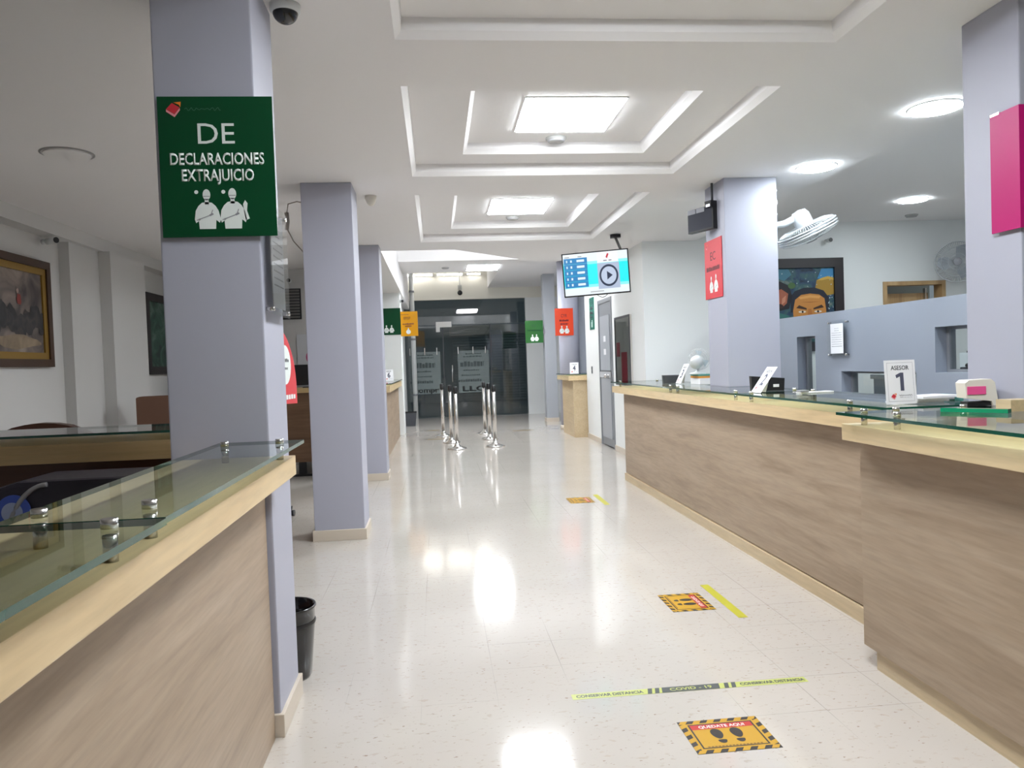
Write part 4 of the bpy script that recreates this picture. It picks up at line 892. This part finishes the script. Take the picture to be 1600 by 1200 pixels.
for x0, x1, y, lab in ((-0.22, 0.02, 15.95, 'thin dark floor mark left of the steel posts, farther one'), (-0.22, 0.10, 14.0, 'thin dark floor mark left of the steel posts, nearer one'), (1.45, 1.85, 15.0, 'thin dark floor mark right of the steel posts')):
    solid('floor_mark', MB().box(x0, x1, y, y+0.16, 0.0003, 0.001), mat('ochre_mark', rgb(112, 98, 66), 0.5), lab, 'floor sticker', 'far floor marks')

# ------------------------------------------------------------------ queue posts
t0 = thing('queue_post', 'nearest steel queue post of the left row', 'queue post', (0.28, 12.24, 0), group='steel queue posts')
MB().lathe([(0.155, 0), (0.155, 0.012), (0.14, 0.022), (0.08, 0.040), (0.045, 0.065), (0.034, 0.10)], 36).done('base', CHROME, t0, world=False)
MB().cyl((0, 0, 0.09), (0, 0, 0.90), 0.030, n=24).done('pole', CHROME, t0, world=False)
MB().lathe([(0.034, 0.90), (0.036, 0.91), (0.036, 0.985), (0.026, 1.0), (0.001, 1.002)], 24).done('belt_head', BLACK, t0, world=False)
for x, y, lab in ((0.21, 13.29, 'middle steel queue post of the left row'), (0.08, 14.55, 'farthest steel queue post of the left row'), (0.90, 12.37, 'nearest steel queue post of the right row'), (0.90, 13.62, 'middle steel queue post of the right row'), (0.88, 14.7, 'farthest steel queue post of the right row')):
    dup(t0, (x, y, 0), lab)

# ------------------------------------------------------------------ bins
t = thing('waste_bin', 'glossy black round waste bin behind the large left pillar', 'bin', (-0.70, 3.44, 0))
M = Matrix.Translation((-0.70, 3.44, 0))
MB().lathe([(0.095, 0.0), (0.10, 0.01), (0.122, 0.24), (0.122, 0.30), (0.130, 0.31), (0.128, 0.316), (0.118, 0.314), (0.115, 0.24), (0.093, 0.015), (0.001, 0.013)], 40, M).done('body', GLOSSK, t)
MB().lathe([(0.124, 0.235), (0.127, 0.245), (0.1235, 0.252)], 40, M, caps=False).done('rib', BLACK, t)
t = thing('waste_bin', 'dark square mesh bin on the far floor by the glass front', 'bin', (-0.63, 17.5, 0))
mb = MB(); a, b = 0.11, 0.14
mb.poly([(-0.63-a, 17.5-a, 0), (-0.63+a, 17.5-a, 0), (-0.63+b, 17.5-b, 0.31), (-0.63-b, 17.5-b, 0.31)]); mb.poly([(-0.63-a, 17.5+a, 0), (-0.63+a, 17.5+a, 0), (-0.63+b, 17.5+b, 0.31), (-0.63-b, 17.5+b, 0.31)])
mb.poly([(-0.63-a, 17.5-a, 0), (-0.63-a, 17.5+a, 0), (-0.63-b, 17.5+b, 0.31), (-0.63-b, 17.5-b, 0.31)]); mb.poly([(-0.63+a, 17.5-a, 0), (-0.63+a, 17.5+a, 0), (-0.63+b, 17.5+b, 0.31), (-0.63+b, 17.5-b, 0.31)])
mb.poly([(-0.63-a, 17.5-a, 0.002), (-0.63+a, 17.5-a, 0.002), (-0.63+a, 17.5+a, 0.002), (-0.63-a, 17.5+a, 0.002)]); mb.done('body', DGREY, t)
MB().tube([(-0.63+u*b, 17.5+v*b, 0.31) for u, v in ((-1, -1), (1, -1), (1, 1), (-1, 1))], 0.008, 8, closed=True).done('rim', BLACK, t)

# ------------------------------------------------------------------ ceiling devices, cameras, vents
def dome(label, x, y, z, r=0.07):
    t = thing('dome_camera', label, 'camera', (x, y, z-0.08))
    MB().lathe([(r*1.15, z), (r*1.15, z-0.025), (r, z-0.032)], 32, Matrix.Translation((x, y, 0))).done('mount', WHITEP, t)
    MB().lathe([(max(1e-5, r*0.95*cos(a)), z-0.03-r*0.85*sin(a)) for a in [pi/2*i/8 for i in range(9)]], 32, Matrix.Translation((x, y, 0)), caps=False).done('dome', GLOSSK, t)
dome('black dome camera on the ceiling above the large left pillar', -0.545, 3.16, H, 0.052)
def bullet(label, p, d, L=0.12, r=0.032):
    p, d = Vector(p), Vector(d).normalized(); t = thing('bullet_camera', label, 'camera', p)
    MB().cyl(p, p+d*0.05, r*0.7, n=16).tube([p+d*0.04, p+d*0.09], 0.012, 10).done('mount', WHITEP, t)
    MB().cyl(p+d*0.08, p+d*(0.08+L), r, n=20).done('housing', WHITEP, t)
    MB().cyl(p+d*(0.08+L), p+d*(0.085+L), r*0.85, n=20).done('lens', BLACK, t)
bullet('white bullet camera on the left wall above the gilt painting', (-3.6, 7.55, 2.62), (0.85, -0.5, 0.0))
bullet('white bullet camera high on the white far left pillar', (-0.72, 15.52, 2.66), (0.5, -0.8, -0.1), 0.10)
bullet('black-lensed camera on the back wall above the face painting', (5.0, 9.4, 2.76), (-0.05, -1, -0.05), 0.05, 0.03)
bullet('camera near the ceiling behind the second left pillar', (-2.05, 11.3, 2.62), (0.1, -1, 0), 0.1)
t = thing('hanging_camera', 'small camera hanging on a cord before the cream wall over the glass front', 'camera', (0.66, 19.6, 3.1))
MB().cyl((0.66, 19.6, 3.36), (0.66, 19.6, 3.78), 0.006, n=8).done('cord', GREYINK, t)
MB().box(0.61, 0.71, 19.56, 19.64, 3.24, 3.36).done('mount', mat('pale_grey_plastic', rgb(196, 196, 190), 0.4), t)
MB().ball((0.66, 19.6, 3.17), 0.065).done('lens_ball', BLACK, t)
t = thing('motion_sensor', 'small cream sensor on the ceiling right of the second left pillar', 'sensor', (-0.50, 6.62, 2.72))
MB().lathe([(0.05, H), (0.05, H-0.02), (0.035, H-0.06), (0.02, H-0.08), (0.001, H-0.085)], 24, Matrix.Translation((-0.50, 6.62, 0))).done('body', IVORY, t)
for x, y, z, lab in ((0.92, 5.53, H+0.16, 'flat white smoke detector beside the largest lit panel'), (0.90, 8.50, H+0.16, 'flat white smoke detector beside the medium lit panel'), (0.25, 15.5, 3.30, 'flat white smoke detector left of the small far panel'), (5.9, 9.0, 3.0, 'dark-rimmed smoke detector at the back right ceiling')):
    t = thing('smoke_detector', lab, 'smoke detector', (x, y, z-0.03), group='ceiling smoke detectors')
    MB().lathe([(0.075, z), (0.075, z-0.012), (0.05, z-0.03), (0.001, z-0.032)], 28, Matrix.Translation((x, y, 0))).done('body', mat('detector_white', rgb(176, 176, 174), 0.5), t)
    MB().lathe([(0.06, z-0.0225), (0.062, z-0.024), (0.056, z-0.029)], 28, Matrix.Translation((x, y, 0)), caps=False).done('slot_ring', GREYINK, t)
t = thing('wall_vent', 'dark louvred vent high on the back left wall', 'vent', (-2.15, 11.3, 2.08))
MB().box(-2.42, -1.90, 11.285, 11.30, 2.08, 2.52).done('backing', mat('vent_dark', rgb(50, 50, 52), 0.6), t)
for k in range(10): MB().box(-2.40, -1.92, 11.265, 11.285, 2.10+0.042*k, 2.125+0.042*k).done('slat', mat('vent_slat', rgb(118, 116, 114), 0.5), t)
t = thing('power_cord', 'hanging grey cord with a plug behind the second left pillar', 'cord', (-1.12, 6.42, 2.3))
MB().tube([(-1.0, 6.42, 2.70), (-1.08, 6.42, 2.72), (-1.15, 6.42, 2.70), (-1.165, 6.42, 2.62)], 0.005, 6).tube([(-1.165, 6.42, 2.50), (-1.12, 6.42, 2.40), (-1.02, 6.42, 2.28)], 0.005, 6).done('cable', mat('taupe_cable', rgb(178, 170, 162), 0.5), t)
MB().tube([(-1.165, 6.42, 2.63), (-1.16, 6.42, 2.56), (-1.17, 6.42, 2.49)], 0.017, 10).done('plug', mat('taupe_cable', rgb(178, 170, 162), 0.5), t)
t = thing('white_board', 'pale board with a pink disc on the back left wall', 'board', (-1.62, 11.3, 1.12))
MB().box(-1.98, -1.34, 11.275, 11.30, 1.12, 1.86).done('panel', mat('board_white', rgb(214, 216, 220), 0.3), t)
MB().cyl((-1.74, 11.275, 1.53), (-1.74, 11.270, 1.53), 0.12, n=28).done('pink_disc', mat('pink_disc', rgb(196, 80, 130), 0.4), t)
t = thing('glass_screen', 'tall dark green glass panel edge beside the third left pillar', 'glass panel', (-0.87, 10.6, 0))
MB().box(-0.82, -0.80, 10.2, 11.1, 1.08, 2.25).done('pane', mat('bottle_glass', rgb(40, 62, 58), 0.1), t)
MB().box(-0.83, -0.79, 10.18, 11.12, 0.0, 1.08).done('lower_panel', PART, t)
t = thing('downpipe', 'white pipe running down beside the glass front at the left', 'pipe', (-0.56, 19.55, 0))
MB().cyl((-0.56, 19.55, 0), (-0.56, 19.55, 3.70), 0.06, n=20).done('pipe', WHITEP, t)
for z in (0.6, 2.0, 3.2): MB().lathe([(0.068, z), (0.068, z+0.05)], 20, Matrix.Translation((-0.56, 19.55, 0))).done('clamp', ALU, t)

# ------------------------------------------------------------------ left booth and back left furniture
def chair(label, x, y, rz, top, mt, w_=0.5, rd=0.16):
    t = thing('office_chair', label, 'chair', (x, y, 0), rz)
    mb = MB()
    out = [(-w_/2, 0.55)] + [(-w_/2+min(rd*4, w_/2)*(1-cos(a)), top-rd+rd*sin(a)) for a in [pi/2*i/6 for i in range(7)]] + [(w_/2-min(rd*4, w_/2)*(1-cos(a)), top-rd+rd*sin(a)) for a in [pi/2-pi/2*i/6 for i in range(7)]] + [(w_/2, 0.55)]
    mb.prism(out, 'Y', 0.18, 0.28); es = list(mb.bm.edges); bmesh.ops.bevel(mb.bm, geom=es, offset=0.02, segments=2, profile=0.6, affect='EDGES', clamp_overlap=True)
    mb.done('backrest', mt, t, world=False)
    MB().box(-w_/2, w_/2, -0.26, 0.24, 0.43, 0.53, bevel=0.03).done('seat', mt, t, world=False)
    MB().cyl((0, 0, 0.09), (0, 0, 0.43), 0.025, n=16).done('column', CHROME, t, world=False)
    for k in range(5):
        a = 2*pi*k/5+0.2; MB().tube([(0, 0, 0.11), (0.28*cos(a), 0.28*sin(a), 0.075)], 0.02, 8).done('leg', BLACK, t, world=False)
        MB().cyl((0.28*cos(a)-0.018, 0.28*sin(a), 0.028), (0.28*cos(a)+0.018, 0.28*sin(a), 0.028), 0.028, n=14).done('caster', BLACK, t, world=False)
    return t
chair('dark brown leather chair with a rounded back behind the dim cross counter', -2.50, 4.95, radians(5), 1.07, LEATHER, 0.66)
chair('brown leather chair near the left wall, half behind the large pillar', -2.85, 8.3, radians(20), 1.13, BROWNF, 0.5, 0.02)
chair('black office chair hidden behind the large left pillar, one caster showing', -1.66, 7.25, radians(-9), 0.92, BLACK, 0.34)
t = thing('monitor', 'black monitor on the dark desk in the back left corner', 'monitor', (-1.65, 10.25, 1.12))
MB().box(-1.95, -1.35, 10.24, 10.28, 1.15, 1.42, bevel=0.006).done('screen', BLACK, t)
MB().box(-1.74, -1.56, 10.18, 10.34, 1.12, 1.13).box(-1.67, -1.63, 10.25, 10.27, 1.13, 1.18).done('stand', BLACK, t)
t = thing('travel_bag', 'dark rounded bag with grey piping and a blue badge behind the near left counter', 'bag', (-1.45, 3.4, 0.55))
solid('stool_table', MB().box(-2.2, -1.05, 3.1, 3.7, 0.50, 0.55).box(-2.18, -2.14, 3.12, 3.68, 0, 0.5).box(-1.11, -1.07, 3.12, 3.68, 0, 0.5), REDWOOD, 'low dark shelf carrying the dark bag behind the near left counter', 'shelf')
mb = MB(); prof = [(-1.95, 0.55), (-1.95, 0.70), (-1.90, 0.82), (-1.80, 0.91), (-1.68, 0.945), (-1.20, 0.945), (-1.10, 0.90), (-1.08, 0.80), (-1.08, 0.55)]
mb.prism(prof, 'Y', 3.22, 3.55); bmesh.ops.bevel(mb.bm, geom=list(mb.bm.edges), offset=0.02, segments=2, profile=0.6, affect='EDGES', clamp_overlap=True)
mb.done('body', mat('dark_violet_cloth', rgb(42, 36, 48), 0.5), t)
MB().tube([(-1.53+0.17*sin(a)-0.03, 3.212, 0.93-0.30*(1-cos(a))) for a in [-0.0-1.35*i/14 for i in range(15)]], 0.010, 8).done('piping', mat('piping_grey', rgb(150, 148, 150), 0.4), t)
MB().lathe([(0.065, 0), (0.065, 0.004)], 28, Matrix.Translation((-1.69, 3.214, 0.83)) @ Euler((pi/2, 0, 0)).to_matrix().to_4x4()).done('blue_badge', mat('badge_blue', rgb(60, 84, 170), 0.4), t)
MB().lathe([(0.04, 0), (0.04, 0.006)], 28, Matrix.Translation((-1.695, 3.214, 0.825)) @ Euler((pi/2, 0, 0)).to_matrix().to_4x4()).done('pale_badge', mat('badge_pale', rgb(150, 160, 190), 0.4), t)
# monitor glimpsed through the partition opening
t = thing('monitor', 'dark monitor seen through the right opening of the partition', 'monitor', (4.5, 6.05, 1.13))
solid('staff_desk', MB().box(3.9, 5.2, 4.6, 6.6, 1.09, 1.13).box(3.92, 3.96, 4.62, 6.58, 0, 1.09).box(5.14, 5.18, 4.62, 6.58, 0, 1.09), WHITEP, 'white desk behind the partition, seen through its right opening', 'desk')
MB().box(4.45, 4.49, 5.55, 6.05, 1.34, 1.66, bevel=0.004).done('screen', BLACK, t)
MB().box(4.38, 4.58, 5.72, 5.98, 1.30, 1.315).box(4.46, 4.48, 5.80, 5.90, 1.315, 1.36).done('stand', BLACK, t)
MB().box(4.36, 4.64, 5.66, 6.04, 1.13, 1.30).done('riser', WHITEP, t)
solid('telephone', MB().box(4.15, 4.33, 5.45, 5.75, 1.131, 1.19, bevel=0.01).tube([(4.18, 5.50, 1.20), (4.18, 5.60, 1.215), (4.18, 5.70, 1.20)], 0.02, 10), BLACK, 'black telephone on the white desk behind the partition', 'telephone')
